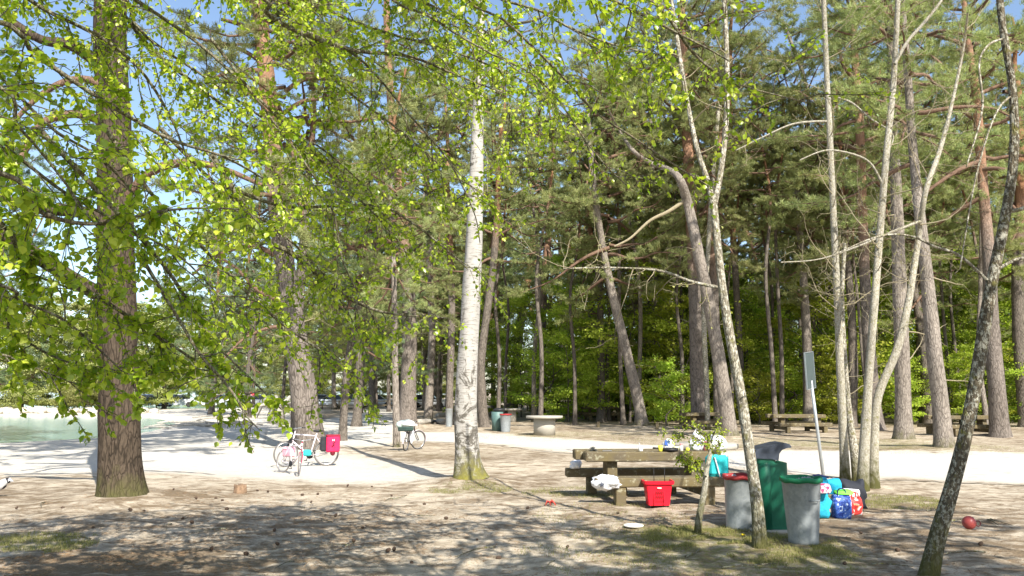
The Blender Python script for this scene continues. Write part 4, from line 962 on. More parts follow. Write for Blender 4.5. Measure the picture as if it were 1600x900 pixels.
def cup(name, label, cat, px, ly, r0, r1, h, m, lid=None, group=None):
    x, y, z = on_table(px, ly); o = empty(name, (x, y, z), label, cat, group)
    MB().lathe([(r0*.9, .0), (r0, .004), (r1, h), (r1-.004, h), (r0-.004, .008)], k=20).build('body', m, o)
    if lid: MB().lathe([(r1*.55, h-.004), (r1*.9, h+.001), (r1*.9, h+.03), (r1*.5, h+.034)], k=16).build('lid', lid, o)
    return o
blk = plain('matt black', (.02, .02, .022), .5); yel = plain('yellow plastic', (.72, .68, .06), .45)
o = cup('drinking_cup', 'small white cup with a spoon, standing alone on the middle of the table', 'cup', 1001, .35, .035, .042, .085, plain('white crockery', (.75, .74, .70), .4))
MB().tube([(.01, 0, .02), (-.03, 0, .15)], [.004, .005], 5).build('spoon', plain('steel cutlery', (.45, .45, .46), .3, .8), o)
cup('yellow_cup', 'yellow plastic cup beside the black pan', 'cup', 1032, .30, .030, .040, .095, yel)
x, y, z = on_table(1047, .33); o = empty('frying_pan', (x, y, z), 'shallow black pan on the picnic table', 'pan')
MB().lathe([(.11, 0), (.13, .01), (.145, .05), (.138, .05), (.12, .014)], k=26).build('body', blk, o); MB().tube([(-.13, 0, .035), (-.2, -.02, .05), (-.29, -.03, .055)], [.013, .013, .015], 7).build('handle', blk, o)
x, y, z = on_table(1045, .75); o = empty('snack_packet', (x, y, z), 'white and blue packet standing behind the black pan', 'packet')
MB().blob((0, 0, .08), (.09, .04, .10), 3, .25, 2, 16, 10, -.08).build('wrapper', white_bag, o)
MB().box((-.025, -.036, .11), (.09, .012, .09), .01, ry=.2).build('printed_label', plain('royal blue print', (.05, .12, .42), .4), o)
cup('food_tub', 'pale yellow tub behind the black pan', 'tub', 1057, .62, .045, .055, .06, plain('pale yellow tub', (.68, .66, .38), .5))
cup('glass_jar', 'small clear jar with a pinkish top, right of the black pan', 'jar', 1065, .38, .032, .032, .09, plain('clear jar with pale filling', (.55, .56, .50), .2), plain('dull pink cap', (.55, .25, .25), .5))
x, y, z = on_table(1075, .30); tag(MB().blob((0, 0, .03), (.033, .033, .032), 1, .05).build('lemon', yel, loc=(x, y, z)), 'small yellow-green fruit near the table edge', 'fruit')
x, y, z = on_table(1091, .50); o = empty('carrier_bag', (x, y, z), 'white carrier bag with grey-blue print standing upright on the table', 'bag')
MB().blob((0, 0, .12), (.13, .06, .17), 9, .22, 2.2, 20, 14, -.12).build('bag_body', white_bag, o)
g = np.random.default_rng(12); m_ = MB()
for q in range(14): m_.box((g.uniform(-.07, .07), -.066+.002*q % 3*.001, g.uniform(.03, .19)), (g.uniform(.012, .04), .012, g.uniform(.008, .03)), .002, rz=g.uniform(-.2, .2))
m_.build('print', plain('grey blue print', (.30, .34, .50), .5), o)
MB().tube([(-.05, 0, .25), (-.03, 0, .34), (.02, 0, .35), (.04, 0, .26)], [.012, .008, .008, .012], 6).build('handle', white_bag, o)
cup('pink_bottle', 'pink squeeze bottle behind the sapling tuft', 'bottle', 1104, .45, .032, .030, .15, plain('pink plastic', (.62, .16, .2), .4), plain('white crockery', (.75, .74, .70), .4))
lump('white_sack', 'white plastic sack heaped on the right end of the table', 'bag', (on_table(1122, .45)[0], on_table(1122, .45)[1], on_table(1122, .45)[2]), (.17, .13, .15), white_bag, 5, .2)
# teal cool bag on the bench end
bx_, by_ = at(1122, 740, ty-.28)[:2]; o = empty('cool_bag', (bx_, by_+.06, PTZ+.455), 'turquoise cool bag with a pale strap on the right end of the near bench', 'bag')
teal = fabric('turquoise fabric', (.03, .50, .52))
MB().box((0, 0, .165), (.34, .22, .33), .05, jit=.015, taper=.94).build('bag_body', teal, o)
MB().tube([(-.06, -.118, .30), (-.03, -.128, .18), (.0, -.125, .05), (.02, -.12, -.02)], .012, 6).build('strap', white_bag, o)
MB().tube([(-.15, -.10, .325), (-.16, -.118, .04), (.15, -.12, .035), (.155, -.10, .325)], .006, 5).build('piping', plain('deep teal piping', (.01, .14, .15), .7), o)
lump('paper_bag', 'crumpled white cloth spilling off the bench end beside the turquoise bag', 'cloth', (at(1139, 745, ty-.3)[0], ty-.3, PTZ+.40), (.13, .10, .05), white_bag, 8, .3)
# white bag with star print at the left end of the near bench
bx_ = at(946, 748, ty-.42)[0]; o = empty('shopping_sack', (bx_, ty-.50, PTZ+.30), 'white plastic bag with a dark star mark on the left end of the near bench', 'bag')
MB().blob((0, .08, .07), (.235, .14, .115), 13, .26, 2.4, 28, 16).build('bag_body', white_bag, o)
def star(mb, c, r_, n_=5):
    V = [(c[0], c[1]-.006, c[2])]+[(c[0]+math.sin(k*math.pi/n_)*(r_ if k % 2 == 0 else r_*.42), c[1], c[2]+math.cos(k*math.pi/n_)*(r_ if k % 2 == 0 else r_*.42)) for k in range(2*n_)]
    V += [(v[0], v[1]+.02, v[2]) for v in V[1:]]
    F = [[0, k+1, (k+1) % (2*n_)+1] for k in range(2*n_)]+[[k+1, k+1+2*n_, (k+1) % (2*n_)+1+2*n_, (k+1) % (2*n_)+1] for k in range(2*n_)]
    mb.add(V, F)
m_ = MB(); star(m_, (-.07, -.066, .06), .05); m_.build('star_print', plain('dark star print', (.06, .07, .10), .5), o)
lump('white_sack', 'white crumpled bag tucked on the far bench at the left end', 'bag', (at(899, 732, ty+1.2)[0], ty+1.1, PTZ+.45), (.10, .09, .09), white_bag, 15, .3)
# red basket
bx_, by_ = ground(1028, 795); red = plain('red plastic', (.66, .012, .03), .38, var=.06)
o = empty('shopping_basket', (bx_, by_, HZ(bx_, by_)), 'bright red plastic shopping basket with black pull handles in front of the near bench', 'basket')
def rrect(hx, hy, r_, z, k=6):
    P = []
    for cx, cy, a0 in ((hx-r_, hy-r_, 0), (-hx+r_, hy-r_, 90), (-hx+r_, -hy+r_, 180), (hx-r_, -hy+r_, 270)):
        for q in range(k): a = R(a0+90*q/(k-1)); P.append((cx+r_*math.cos(a), cy+r_*math.sin(a), z))
    return P
def loft(mb, rings, cap0=True, cap1=True):
    k = len(rings[0]); V = [p for r_ in rings for p in r_]; F = []
    for j in range(len(rings)-1):
        for i in range(k): i2 = (i+1) % k; F.append([j*k+i, j*k+i2, (j+1)*k+i2, (j+1)*k+i])
    if cap0: F.append(list(range(k))[::-1])
    if cap1: F.append([(len(rings)-1)*k+i for i in range(k)])
    return mb.add(V, F)
m_ = MB(); loft(m_, [rrect(.165, .13, .03, .03), rrect(.205, .165, .035, .37), rrect(.199, .159, .03, .37), rrect(.158, .123, .025, .036)]); m_.build('body', red, o)
m_ = MB(); loft(m_, [rrect(.205, .165, .035, .345), rrect(.232, .19, .045, .355), rrect(.236, .194, .045, .402), rrect(.212, .170, .04, .405), rrect(.200, .16, .03, .375)], False, False); m_.build('rim', red, o)
dark = plain('slot shade red', (.22, .005, .012), .6)  # slots are raised boxes; the shade inside the openings is put into this red
for r_ in range(3):
    for c_ in range(4):
        zz = .10+.065*r_; hh = .035 if r_ else .014; MB().box((-.045+.03*c_, -.142-.035*(zz-.03)/.34-.001, zz), (.012, .014, hh), .003, rx=-.10).build('slot', dark, o)
for sx in (-1, 1):
    MB().box((sx*.075, -.152, .20), (.014, .012, .30), .004, rx=-.103).build('rib', red, o)
m_ = MB()
for c_ in range(3): m_.blob((-.022+.022*c_, -.172, .298), (.011, .004, .012), c_, .2, 3, 8, 6)
m_.build('emblem', plain('white print', (.75, .7, .68), .5), o)
MB().tube([(-.082, -.18, .40), (-.082, -.175, .60), (.082, -.175, .60), (.082, -.18, .40)], .0055, 6).build('pull_handle', blk, o)
for sx in (-1, 1): MB().lathe([(.028, -.012), (.03, 0), (.028, .012)], fn=lambda V: V[:, [2, 0, 1]], c=(sx*.14, -.10, .03), k=14).build('wheel', blk, o)
# flat white lid, red toy, ball, stump, flower
x, y = ground(990, 827); tag(MB().lathe([(.02, .0), (.12, .004), (.135, .016), (.13, .026), (.11, .022), (.02, .02)], k=30).build('throwing_disc', plain('off white disc', (.74, .72, .66), .45), loc=(x, y, HZ(x, y)+.006)), 'flat off-white disc lying on the sand in front of the basket', 'disc')
x, y = ground(860, 795); o = empty('beach_toy', (x, y, HZ(x, y)), 'small crumpled red plastic scrap on the sand left of the picnic table', 'toy'); rp = plain('worn red plastic', (.55, .07, .05), .5)
m_ = MB(); 
for q in range(6): a = q*1.1; m_.tube([(0, 0, .05), (.05*math.cos(a), .05*math.sin(a), .06+.02*(q % 2)), (.09*math.cos(a+.3), .09*math.sin(a+.3), .01)], [.014, .011, .006], 6)
m_.build('body', rp, o)
x, y = ground(1515, 828); o = empty('bouncy_ball', (x, y, HZ(x, y)), 'dark red ball with a small loop handle lying at the right', 'ball')
MB().blob((0, 0, .085), (.087, .087, .087), 2, .01, 1, 26, 16).build('body', plain('dull red rubber', (.30, .055, .05), .4, var=.3, scale=4), o)
a_ = np.linspace(0, 2*np.pi, 17); MB().tube([(.100+.032*math.cos(t), -.03, .08+.035*math.sin(t)) for t in a_], .008, 6, cap=False).build('handle', plain('dark loop', (.12, .03, .03), .5), o)
x, y = ground(374, 771); tag(MB().lathe([(.13, -.03), (.115, .02), (.105, .13), (.09, .14), (.03, .145)], k=18, fn=lambda V: V*(1+.12*np.sin(V[:, :1]*60+V[:, 1:2]*45))).build('tree_stump', plain('brown stump wood', (.20, .13, .08), .9, var=.4, scale=20), loc=(x, y, HZ(x, y))), 'small brown stump in the sand right of the massive pine', 'stump')
x, y = ground(1160, 858); o = empty('dandelion', (x, y, HZ(x, y)), 'yellow dandelion in the grass beside the slim lichen-covered tree', 'flower')
MB().tube([(0, 0, 0), (.01, 0, .05), (.012, -.004, .09)], .003, 5).build('stem', plain('green stalk', (.15, .25, .05), .6), o); MB().blob((.012, -.004, .095), (.022, .022, .012), 1, .2, 4).build('flower_head', plain('yellow petals', (.8, .6, .02), .6), o)
for px, py, lab in ((935,667,'short wooden stake left of the slim straight pine'), (1027,670,'short wooden stake between the leaning pine and the dark pine')):
    x, y = ground(px, py); tag(MB().box((0, 0, .12), (.16, .14, .32), .02, jit=.02).build('stake', M['timber'], loc=(x, y, HZ(x, y))), lab, 'stake')
for pts, r_, lab in (([(648,663),(680,661),(695,663)], .16, 'log lying at the foot of the sunlit pale trunk'), ([(683,652),(712,650)], .15, 'pale log lying farther back near the birch'), ([(700,663),(722,662)], .22, 'dark log end showing left of the birch'), ([(640,664),(655,667)], .14, 'short log behind the thick grey pine')):
    w_ = [(*ground(*p), 0) for p in pts]; w_ = [(a, b_, HZ(a, b_)+r_*.8) for a, b_, _ in w_]
    tag(MB().tube(smooth_path(w_, 6), [r_, r_*1.05, r_, r_*.97, r_, r_*.9], 12).build('log', M['driftwood']), lab, 'log', 'logs lying round the tree feet')

# ---------------------------------------------------------------- litter bins
def wavy(V, amp=.012, n_=9, zz=0): a = np.arctan2(V[:, 1], V[:, 0]); V = V.copy(); V[:, 2] += amp*2.2*(fbm(np.cos(a)*2.2+5, np.sin(a)*2.2+5, 3, 3)-.5); V[:, :2] *= (1+.05*(fbm(np.cos(a)*3+9, np.sin(a)*3+V[:, 2]*12, 6, 2)-.5))[:, None]; return V
def can(label, x, y, r0, r1, h, liner=None, lid=None, group=None, handle=True, s=1):
    o = empty('litter_bin', (x, y, HZ(x, y)), label, 'litter bin', group)
    MB().lathe([(r0*.96, 0), (r0, .012), (r0*1.015, .03), (r0, .05), (r0+(r1-r0)*.5, h*.5), (r1, h-.03), (r1+.008, h-.02), (r1+.008, h), (r1-.006, h), (r1-.02, h-.05), (r0-.02, .04)], k=40).build('body', M['galv'], o)
    if handle:
        for a in (-R(70), R(110)):
            c_, s_ = math.cos(a), math.sin(a); rr = r0+(r1-r0)*.68
            P = [(rr, -.06), (rr+.035, -.058), (rr+.04, 0), (rr+.035, .058), (rr, .06)]
            MB().tube([(p[0]*c_-p[1]*s_, p[0]*s_+p[1]*c_, h*.68) for p in smooth_path([(p[0], p[1], 0) for p in P], 12)], .006, 6).build('handle', M['galv'], o)
    if liner: MB().lathe([(r1-.03, h-.12), (r1-.008, h+.004), (r1+.012, h+.014), (r1+.026, h-.004), (r1+.024, h-.045), (r1+.0135, h-.042), (r1+.0125, h-.008)], k=60, cap=False, fn=lambda V: wavy(V)).build('liner', liner, o)
    return o
grn_l = plain('green bin liner', (.008, .17, .07), .45, var=.2, scale=20, b=.7, bd=.02); red_l = plain('red bin liner', (.34, .035, .035), .5, var=.2, scale=20, b=.7, bd=.02)
x, y = ground(1264, 857); bin1 = can('tapered galvanised litter bin with a green liner, nearest of the bins', x, y+.17, .172, .222, .755, grn_l)
for a in np.linspace(0, 2*np.pi, 10)[:-1]:
    rr = .19; MB().box((rr*math.cos(a)*1.02, rr*math.sin(a)*1.02, .42), (.008, .006, .60), .002, rz=a, ry=.066).build('rib', M['galv'], bin1)
x, y = ground(1163, 832); can('straight grey litter bin with a red liner behind the slim foreground tree', x, y+.17, .185, .19, .68, red_l, handle=False)
# tall green bin with curved hood
x, y = ground(1214, 836); y += .22; o = empty('waste_container', (x, y, HZ(x, y)), 'tall dark-green waste container with a curved dark hood between the two grey bins', 'litter bin')
gm = plain('dark green enamel', (.008, .105, .06), .42, var=.15, scale=3)
m_ = MB(); loft(m_, [rrect(.19, .20, .07, .04), rrect(.19, .20, .07, .87), rrect(.16, .17, .06, .875)]); m_.build('body', gm, o)
m_ = MB(); loft(m_, [rrect(.125, .195, .05, .862), rrect(.125, .195, .05, 1.02)], True, True); q_ = m_.build('neck', gm, o); q_.location = (-.085, 0, 0)
m_ = MB(); m_.lathe([(.085, .0), (.085, .84), (.08, .846)], k=24); q_ = m_.build('column', gm, o); q_.location = (-.10, -.135, .03)
prof = [(-.225, .93), (-.235, 1.0), (-.22, 1.035), (-.14, 1.06), (-.02, 1.09), (.08, 1.115), (.16, 1.125), (.21, 1.11), (.235, 1.075), (.225, 1.065), (.17, 1.06), (.11, 1.035), (.075, .99), (.065, .93), (.06, .90), (-.02, .92)]
V = [(a, -.215, b_) for a, b_ in prof]+[(a, .215, b_) for a, b_ in prof]; n_ = len(prof)
m_ = MB(); m_.add(V, [list(range(n_)), list(range(n_, 2*n_))[::-1]]+[[i+1 if i+1 < n_ else 0, i, i+n_, (i+1) % n_+n_] for i in range(n_)]); hood = m_.build('hood', plain('dark blue grey steel', (.045, .055, .075), .35, var=.15), o)
tag(MB().box((0, 0, .02), (.62, .6, .07), .012).build('concrete_slab', M['concrete'], loc=(x, y, HZ(x, y)-.015)), 'pale concrete slab under the green waste container', 'slab')
# far bins
x, y = ground(777, 673); o = empty('litter_bin', (x, y, HZ(x, y)), 'far green-grey can with a black lid beside the far grey can', 'litter bin', 'far litter bins')
MB().lathe([(.25, 0), (.28, .86), (.26, .87)], k=24).build('body', plain('grey green steel', (.09, .16, .15), .5), o); MB().blob((.08, 0, .95), (.28, .25, .10), 2, .1).build('lid', blk, o)
x, y = ground(790, 674); can('far grey can with a red liner', x, y, .21, .25, .8, red_l, handle=False, group='far litter bins')
x, y = ground(703, 668); can('small grey can half hidden left of the birch', x-.05, y, .16, .18, .9, None, handle=False)

# ---------------------------------------------------------------- heap of bags behind the near bin
def hz(px, Y): return on_screen_x(px, Y)
cy_ = plain('cyan towelling', (.02, .36, .55), .8, var=.25, scale=14, b=.6, bd=.03)
def soft_box(w_, d_, h_, seed, amp):
    k = 9; V = []; rings = []
    for j in range(11):
        t = j/10; z = h_*t; b_ = 1-.13*(2*t-1)**2 if t > .5 else 1-.05*(2*t-1)**2; tp = 1 if t < .86 else 1-.55*((t-.86)/.14)
        rings.append([(p[0]*b_, p[1]*b_*tp, p[2]) for p in rrect(w_/2, d_/2, min(w_, d_)*.28, z, 8)])
    rings.insert(0, [(p[0]*.8, p[1]*.7, -.001) for p in rings[0]]); rings.append([(p[0]*.86, p[1]*.4, p[2]+.004) for p in rings[-1]])
    rings = [np.array(r_) for r_ in rings]; out = []
    for r_ in rings:
        d = 1+amp*1.6*(fbm(r_[:, 0]*9+r_[:, 2]*5+9, r_[:, 1]*9-r_[:, 2]*8+9, seed, 3)-.5); q = r_.copy(); q[:, :2] *= d[:, None]
        q[:, 2] += amp*h_*.7*(fbm(r_[:, 0]*7+3, r_[:, 1]*7+3, seed+4, 2)-.5)*(r_[:, 2]/h_)**2; out.append([tuple(p) for p in q])
    m = loft(MB(), out); m.sm = [True]*len(m.sm); return m
def bag(name, label, px, Y, z, w_, d_, h_, m, seed, amp=.12, handle=None, rz=0, parts=()):
    x = hz(px, Y)
    o = empty(name, (x, Y, HZ(x, Y)+z), label, 'bag' if 'bag' in name else 'cloth', rz=rz)
    soft_box(w_, d_, h_, seed, amp).build('bag_body' if 'bag' in name else 'fabric', m, o)
    for nm, sh, mm in parts: sh.build(nm, mm, o)
    if handle:
        for yy in (-d_*.25, d_*.2): MB().tube(smooth_path([(-w_*.22, yy, h_*.95), (-w_*.2, yy, h_*1.2), (0, yy, h_*1.28), (w_*.2, yy, h_*1.2), (w_*.22, yy, h_*.95)], 10), .010, 5).build('handle', handle, o)
    return o
pk = patterned('pink patterned cloth', (.62, .06, .16), (.78, .66, .68), 22); lime = plain('lime green cloth', (.16, .60, .06), .7)
nb = patterned('navy patterned bag', (.015, .04, .22), (.05, .12, .42), 14, .48, (.45, .55, .72))
bag('beach_bag', 'large cyan beach bag bulging above the near galvanised bin', 1264, 12.0, 0, .33, .30, .57, cy_, 21, .6, parts=(('trim', MB().tube([(-.15, -.1, .56), (0, -.13, .60), (.15, -.1, .56)], .015, 6), plain('navy', (.02, .03, .10), .7)),))
bag('towel', 'bright cyan towel folded over on the right of the heap', 1288, 12.2, .33, .30, .24, .20, cy_, 22, .5)
bag('towel', 'pink and white patterned cloth on the front of the heap', 1275, 11.78, .37, .22, .10, .12, pk, 23, .5)
bag('towel', 'pale yellow cloth at the left end of the heap', 1247, 12.1, .36, .20, .20, .18, plain('pale yellow cloth', (.70, .72, .22), .8), 24, .5)
bag('towel', 'lime green cloth hanging over the navy bag', 1301, 12.15, .33, .27, .22, .06, lime, 25, .5)
bag('carry_bag', 'navy blue patterned carrier bag right of the near bin', 1301, 12.1, 0, .26, .20, .33, nb, 26, .25, handle=plain('navy', (.02, .03, .10), .7))
bag('carry_bag', 'red and white carrier bag at the right end of the heap', 1321, 12.3, 0, .22, .19, .25, patterned('red white bag', (.62, .05, .04), (.75, .72, .70), 9, .56, (.78, .35, .16)), 27, .25,
    handle=plain('red strap', (.6, .05, .04), .5))
bag('jacket', 'dark jacket thrown behind the carrier bags', 1317, 13.1, .0, .42, .34, .42, plain('black fabric', (.02, .022, .03), .8), 28, .5)
bag('carry_bag', 'white plastic bag showing behind the navy carrier bag', 1313, 12.85, 0, .34, .14, .30, white_bag, 29, .3)

# ---------------------------------------------------------------- sign seen from behind
x, Ysn = hz(1279, 15.5), 15.5; b0 = np.array((x, Ysn, HZ(x, Ysn))); t0 = at(1261, 550, Ysn); dv = t0-b0
o = empty('sign_post', tuple(b0), 'leaning steel post with a narrow dark sign panel turned edge-on', 'sign')
gs = plain('galvanised post', (.42, .45, .47), .4, .4)
MB().tube([(0, 0, -.1), tuple(dv*.5), tuple(dv*.78)], [.03, .03, .03], 14).build('post', gs, o)
pm = MB().box((0, 0, 0), (.42, .02, .66), .015).build('panel', plain('dark grey green panel back', (.055, .075, .075), .45), o)
pm.location = tuple(dv*.865+np.array((-.01, -.045, 0))); pm.rotation_euler = (0, -math.atan2(-dv[0], dv[2])*1.0, R(50))
fr = MB(); 
for sx in (-1, 1): fr.box((sx*.215, 0, 0), (.010, .030, .69), .003)
for sz in (-1, 1): fr.box((0, 0, sz*.342), (.41, .030, .010), .003)
fr.build('frame', plain('grey panel edge', (.22, .25, .26), .5), pm); MB().box((.02, -.016, -.22), (.05, .008, .06), .002).build('sticker', white_bag, pm)

# ---------------------------------------------------------------- bicycles
def torus(mb, R_, r_, k=40, s=8, ax='y'):
    a = np.linspace(0, 2*np.pi, k+1)[:-1]; b_ = np.linspace(0, 2*np.pi, s+1)[:-1]
    A_, B_ = np.meshgrid(a, b_, indexing='ij'); V = np.stack([(R_+r_*np.cos(B_))*np.cos(A_), r_*np.sin(B_), (R_+r_*np.cos(B_))*np.sin(A_)], -1).reshape(-1, 3)
    F = [[i*s+j, i*s+(j+1) % s, ((i+1) % k)*s+(j+1) % s, ((i+1) % k)*s+j] for i in range(k) for j in range(s)]; return mb.add(V, F, True)
chrome = plain('bright metal', (.55, .55, .56), .3, .8); tyre_m = plain('tyre rubber', (.05, .048, .045), .8)
def wheel(parent, loc, R_, tyre, steer=0):
    w_ = link('wheel', None, parent); w_.location = loc; w_.rotation_euler = (0, 0, steer)
    m = MB(); torus(m, R_-.018, .020); m.build('tyre', tyre, w_); m = MB(); torus(m, R_-.042, .011, 36, 6); m.build('rim', chrome, w_)
    m = MB(); m.lathe([(.012, -.045), (.025, -.04), (.025, .04), (.012, .045)], k=12, fn=lambda V: V[:, [0, 2, 1]])
    for q in range(20): a = q*2*math.pi/20; m.tube([(.02*math.cos(a+.8*(-1)**q), .03*(-1)**q, .02*math.sin(a+.8*(-1)**q)), ((R_-.045)*math.cos(a), 0, (R_-.045)*math.sin(a))], .0022, 3)
    m.build('spokes', chrome, w_); return w_
def bicycle(label, rear, rz, s, fm, forkm, tyre, steer=0, lean=0, fender=None, group='parked bicycles', basket=False):
    x, y = rear; Rw = .335; o = empty('bicycle', (x, y, HZ(x, y)), label, 'bicycle', group, rz); o.rotation_euler = (lean, 0, rz); o.scale = (s, s, s)
    WB = 1.06; hub = (0, 0, Rw); bb = (.43, 0, .28); st = (.26, 0, .86); ht = (.84, 0, .84); hb = (.885, 0, .66)
    wheel(o, hub, Rw, tyre)
    m = MB()
    m.tube([bb, st], .017, 8).tube([bb, hb], .020, 8).tube([(.285, 0, .79), ht], .017, 8).tube([ht, hb], .021, 8)
    for sy in (-1, 1): m.tube([(0, sy*.055, Rw), (bb[0], sy*.03, bb[2])], .010, 6).tube([(0, sy*.055, Rw), (.285, sy*.02, .78)], .009, 6)
    m.tube([(0, .06, Rw), (-.10, .07, .70)], .005, 5).tube([(0, -.06, Rw), (-.10, -.07, .70)], .005, 5).tube([(-.28, .06, .72), (.2, .06, .72)], .006, 5).tube([(-.28, -.06, .72), (.2, -.06, .72)], .006, 5)
    m.build('frame', fm, o)
    MB().blob((.235, 0, .92), (.14, .065, .035), 3, .08, 1).build('saddle', blk, o); MB().tube([st, (.235, 0, .90)], .013, 8).build('seat_post', chrome, o)
    fk = link('fork', None, o); fk.location = ht; fk.rotation_euler = (0, 0, steer)
    f_ = MB(); base = np.array((0, 0, 0)); w_l = np.array((WB-ht[0], 0, Rw-ht[2])); h_l = np.array((.05, 0, -.20))
    for sy in (-1, 1): f_.tube([tuple(h_l+np.array((0, sy*.045, 0))), tuple((h_l+w_l)/2+np.array((-.012, sy*.05, 0))), tuple(w_l+np.array((0, sy*.05, 0)))], [.015, .013, .009], 7)
    f_.tube([(.05, -.05, -.20), (.05, .05, -.20)], .016, 7).tube([tuple(h_l), (-.02, 0, .10)], .014, 7); f_.build('fork_blades', forkm, fk)
    hbm = MB().tube(smooth_path([(-.14, -.29, .17), (-.08, -.18, .17), (.02, 0, .14), (-.08, .18, .17), (-.14, .29, .17)], 14), .011, 7); hbm.build('handlebar', chrome, fk)
    g_ = MB(); [g_.tube([(-.18, sy*.31, .17), (-.10, sy*.255, .17)], .016, 7) for sy in (-1, 1)]; g_.tube([(.05, -.16, .13), (.12, -.1, -.05), (.05, 0, -.15)], .004, 4).tube([(.05, .16, .13), (.13, .1, -.03), (.05, 0, -.15)], .004, 4); g_.build('grips', blk, fk)
    fw = wheel(fk, tuple(w_l), Rw, tyre)
    MB().blob((.09, 0, .02), (.05, .04, .045), 2, .05).build('lamp', plain('lamp glass', (.6, .6, .6), .2), fk)
    c_ = MB().lathe([(.085, -.004), (.09, 0), (.085, .004)], fn=lambda V: V[:, [0, 2, 1]], c=(bb[0], -.05, bb[2]), k=24)
    c_.tube([(bb[0], -.06, bb[2]), (bb[0]+.10, -.07, bb[2]-.13)], .009, 6).tube([(bb[0], .06, bb[2]), (bb[0]-.10, .07, bb[2]+.13)], .009, 6)
    c_.box((bb[0]+.10, -.115, bb[2]-.13), (.09, .07, .02), .004).box((bb[0]-.10, .115, bb[2]+.13), (.09, .07, .02), .004)
    c_.build('crank', blk, o)
    MB().tube([(0, -.055, Rw+.03), (bb[0], -.055, bb[2]+.085)], .004, 4).tube([(0, -.055, Rw-.03), (bb[0], -.055, bb[2]-.085)], .004, 4).build('chain', blk, o)
    if fender:
        for par, c0 in ((o, hub), (fk, tuple(w_l))):
            a = np.linspace(R(20), R(190), 16) if par is o else np.linspace(R(-10), R(150), 16)
            V = []; 
            for t in a:
                for yy in (-.028, .028): V.append((c0[0]+(Rw+.02)*math.cos(t), c0[1]+yy, c0[2]+(Rw+.02)*math.sin(t)))
                for yy in (.028, -.028): V.append((c0[0]+(Rw+.026)*math.cos(t), c0[1]+yy, c0[2]+(Rw+.026)*math.sin(t)))
            F = [[i*4+j, i*4+(j+1) % 4, (i+1)*4+(j+1) % 4, (i+1)*4+j] for i in range(15) for j in range(4)]; MB().add(V, F).build('mudguard', fender, par)
    return o
wp = plain('white frame paint', (.70, .63, .66), .3); pkp = plain('raspberry paint', (.50, .02, .09), .3)
rz1 = math.atan2(-.35, -.98); w_b = bicycle('white bicycle leaning on the grey pine with a pale-tyred wheel', (-4.62, 20.75), rz1, .93, wp, wp, plain('pale worn tyre', (.13, .12, .11), .8), steer=.25, lean=.05)
rz2 = math.atan2(-.62, .78); p_b = bicycle("child's pink bicycle standing in front of the white one", (-5.15, 18.75), rz2, .74, wp, pkp, plain('grey tyre', (.22, .20, .19), .8), steer=-.75, lean=-.06)
b3 = bicycle('bicycle seen from behind with bundles on its rack', (-3.25, 25.4), R(80), .88, plain('dark frame', (.03, .028, .03), .4), blk, tyre_m, steer=-.6, fender=plain('pale pink mudguard', (.72, .62, .66), .35), lean=.06)
# toddler seat / pink pack and turquoise pouch on the pink bike
def at_bike(bk, p): return bk.matrix_basis @ Vector(p)
bpy.context.view_layer.update()
def rot_box(name, label, cat, bk, p, d, m, parts=(), jit=.012, bev=.03):
    loc = at_bike(bk, p); o = empty(name, loc, label, cat, rz=bk.rotation_euler[2]); MB().box((0, 0, 0), d, bev, jit=jit).build('bag_body', m, o)
    for nm, sh, mm in parts: sh.build(nm, mm, o)
    return o
redb = fabric('raspberry pannier fabric', (.68, .02, .09))
s_ = MB(); s_.tube([(-.05, .103, .07), (.0, .106, .03), (-.02, .106, -.01), (.03, .106, -.05)], .010, 5)
s2 = MB(); s2.box((.02, .104, .10), (.012, .006, .05), .002).box((-.02, .104, .10), (.012, .006, .05), .002).box((0, .104, .10), (.05, .006, .010), .002)
rot_box('pannier_bag', 'bright raspberry-red pannier bag on the rear rack of the white bicycle', 'bag', w_b, (-.14, .20, .57), (.33, .17, .40), redb,
    (('flap', MB().box((0, -.01, .205), (.345, .20, .05), .02), plain('dark red flap', (.25, .01, .03), .7)), ('swirl_print', s_, blk), ('white_print', s2, white_bag), ('reflector', MB().blob((0, .0, -.215), (.06, .05, .07), 3, .1), plain('dark maroon', (.14, .01, .02), .6))))
rot_box('pannier_bag', 'black pannier bag in front of the red one on the white bicycle', 'bag', w_b, (.10, .14, .58), (.15, .15, .36), fabric('black fabric bag', (.025, .025, .03)))
rot_box('frame_pack', 'pink and white pack strapped on the child bicycle', 'bag', p_b, (.15, .06, .62), (.34, .14, .22), plain('pink white pack', (.72, .35, .42), .6, var=.4, scale=10))
rot_box('small_pouch', 'turquoise pouch hanging low behind the pink bicycle', 'bag', w_b, (.52, .16, .35), (.20, .10, .15), teal)
loc = at_bike(b3, (-.10, 0, .80)); o = empty('bundle', loc, 'pale grey bundle over a dark bag on the rack of the far bicycle', 'bag', rz=R(10))
MB().blob((0, 0, .12), (.26, .15, .12), 31, .22, 1.6, 24, 14).build('roll', plain('pale grey fabric', (.52, .58, .56), .7, var=.2), o)
MB().blob((-.20, 0, .10), (.11, .12, .11), 32, .2).build('pouch', plain('light mint fabric', (.55, .66, .60), .7), o)
MB().box((-.02, 0, -.03), (.46, .24, .14), .03, jit=.02).build('dark_bag', plain('dark green fabric', (.03, .06, .05), .8), o)
loc = at_bike(b3, (.1, -.16, .55)); tag(MB().blob((0, 0, 0), (.07, .05, .24), 33, .15).build('white_pouch', white_bag, loc=loc), 'white plastic bag hanging down the side of the loaded bicycle', 'bag')

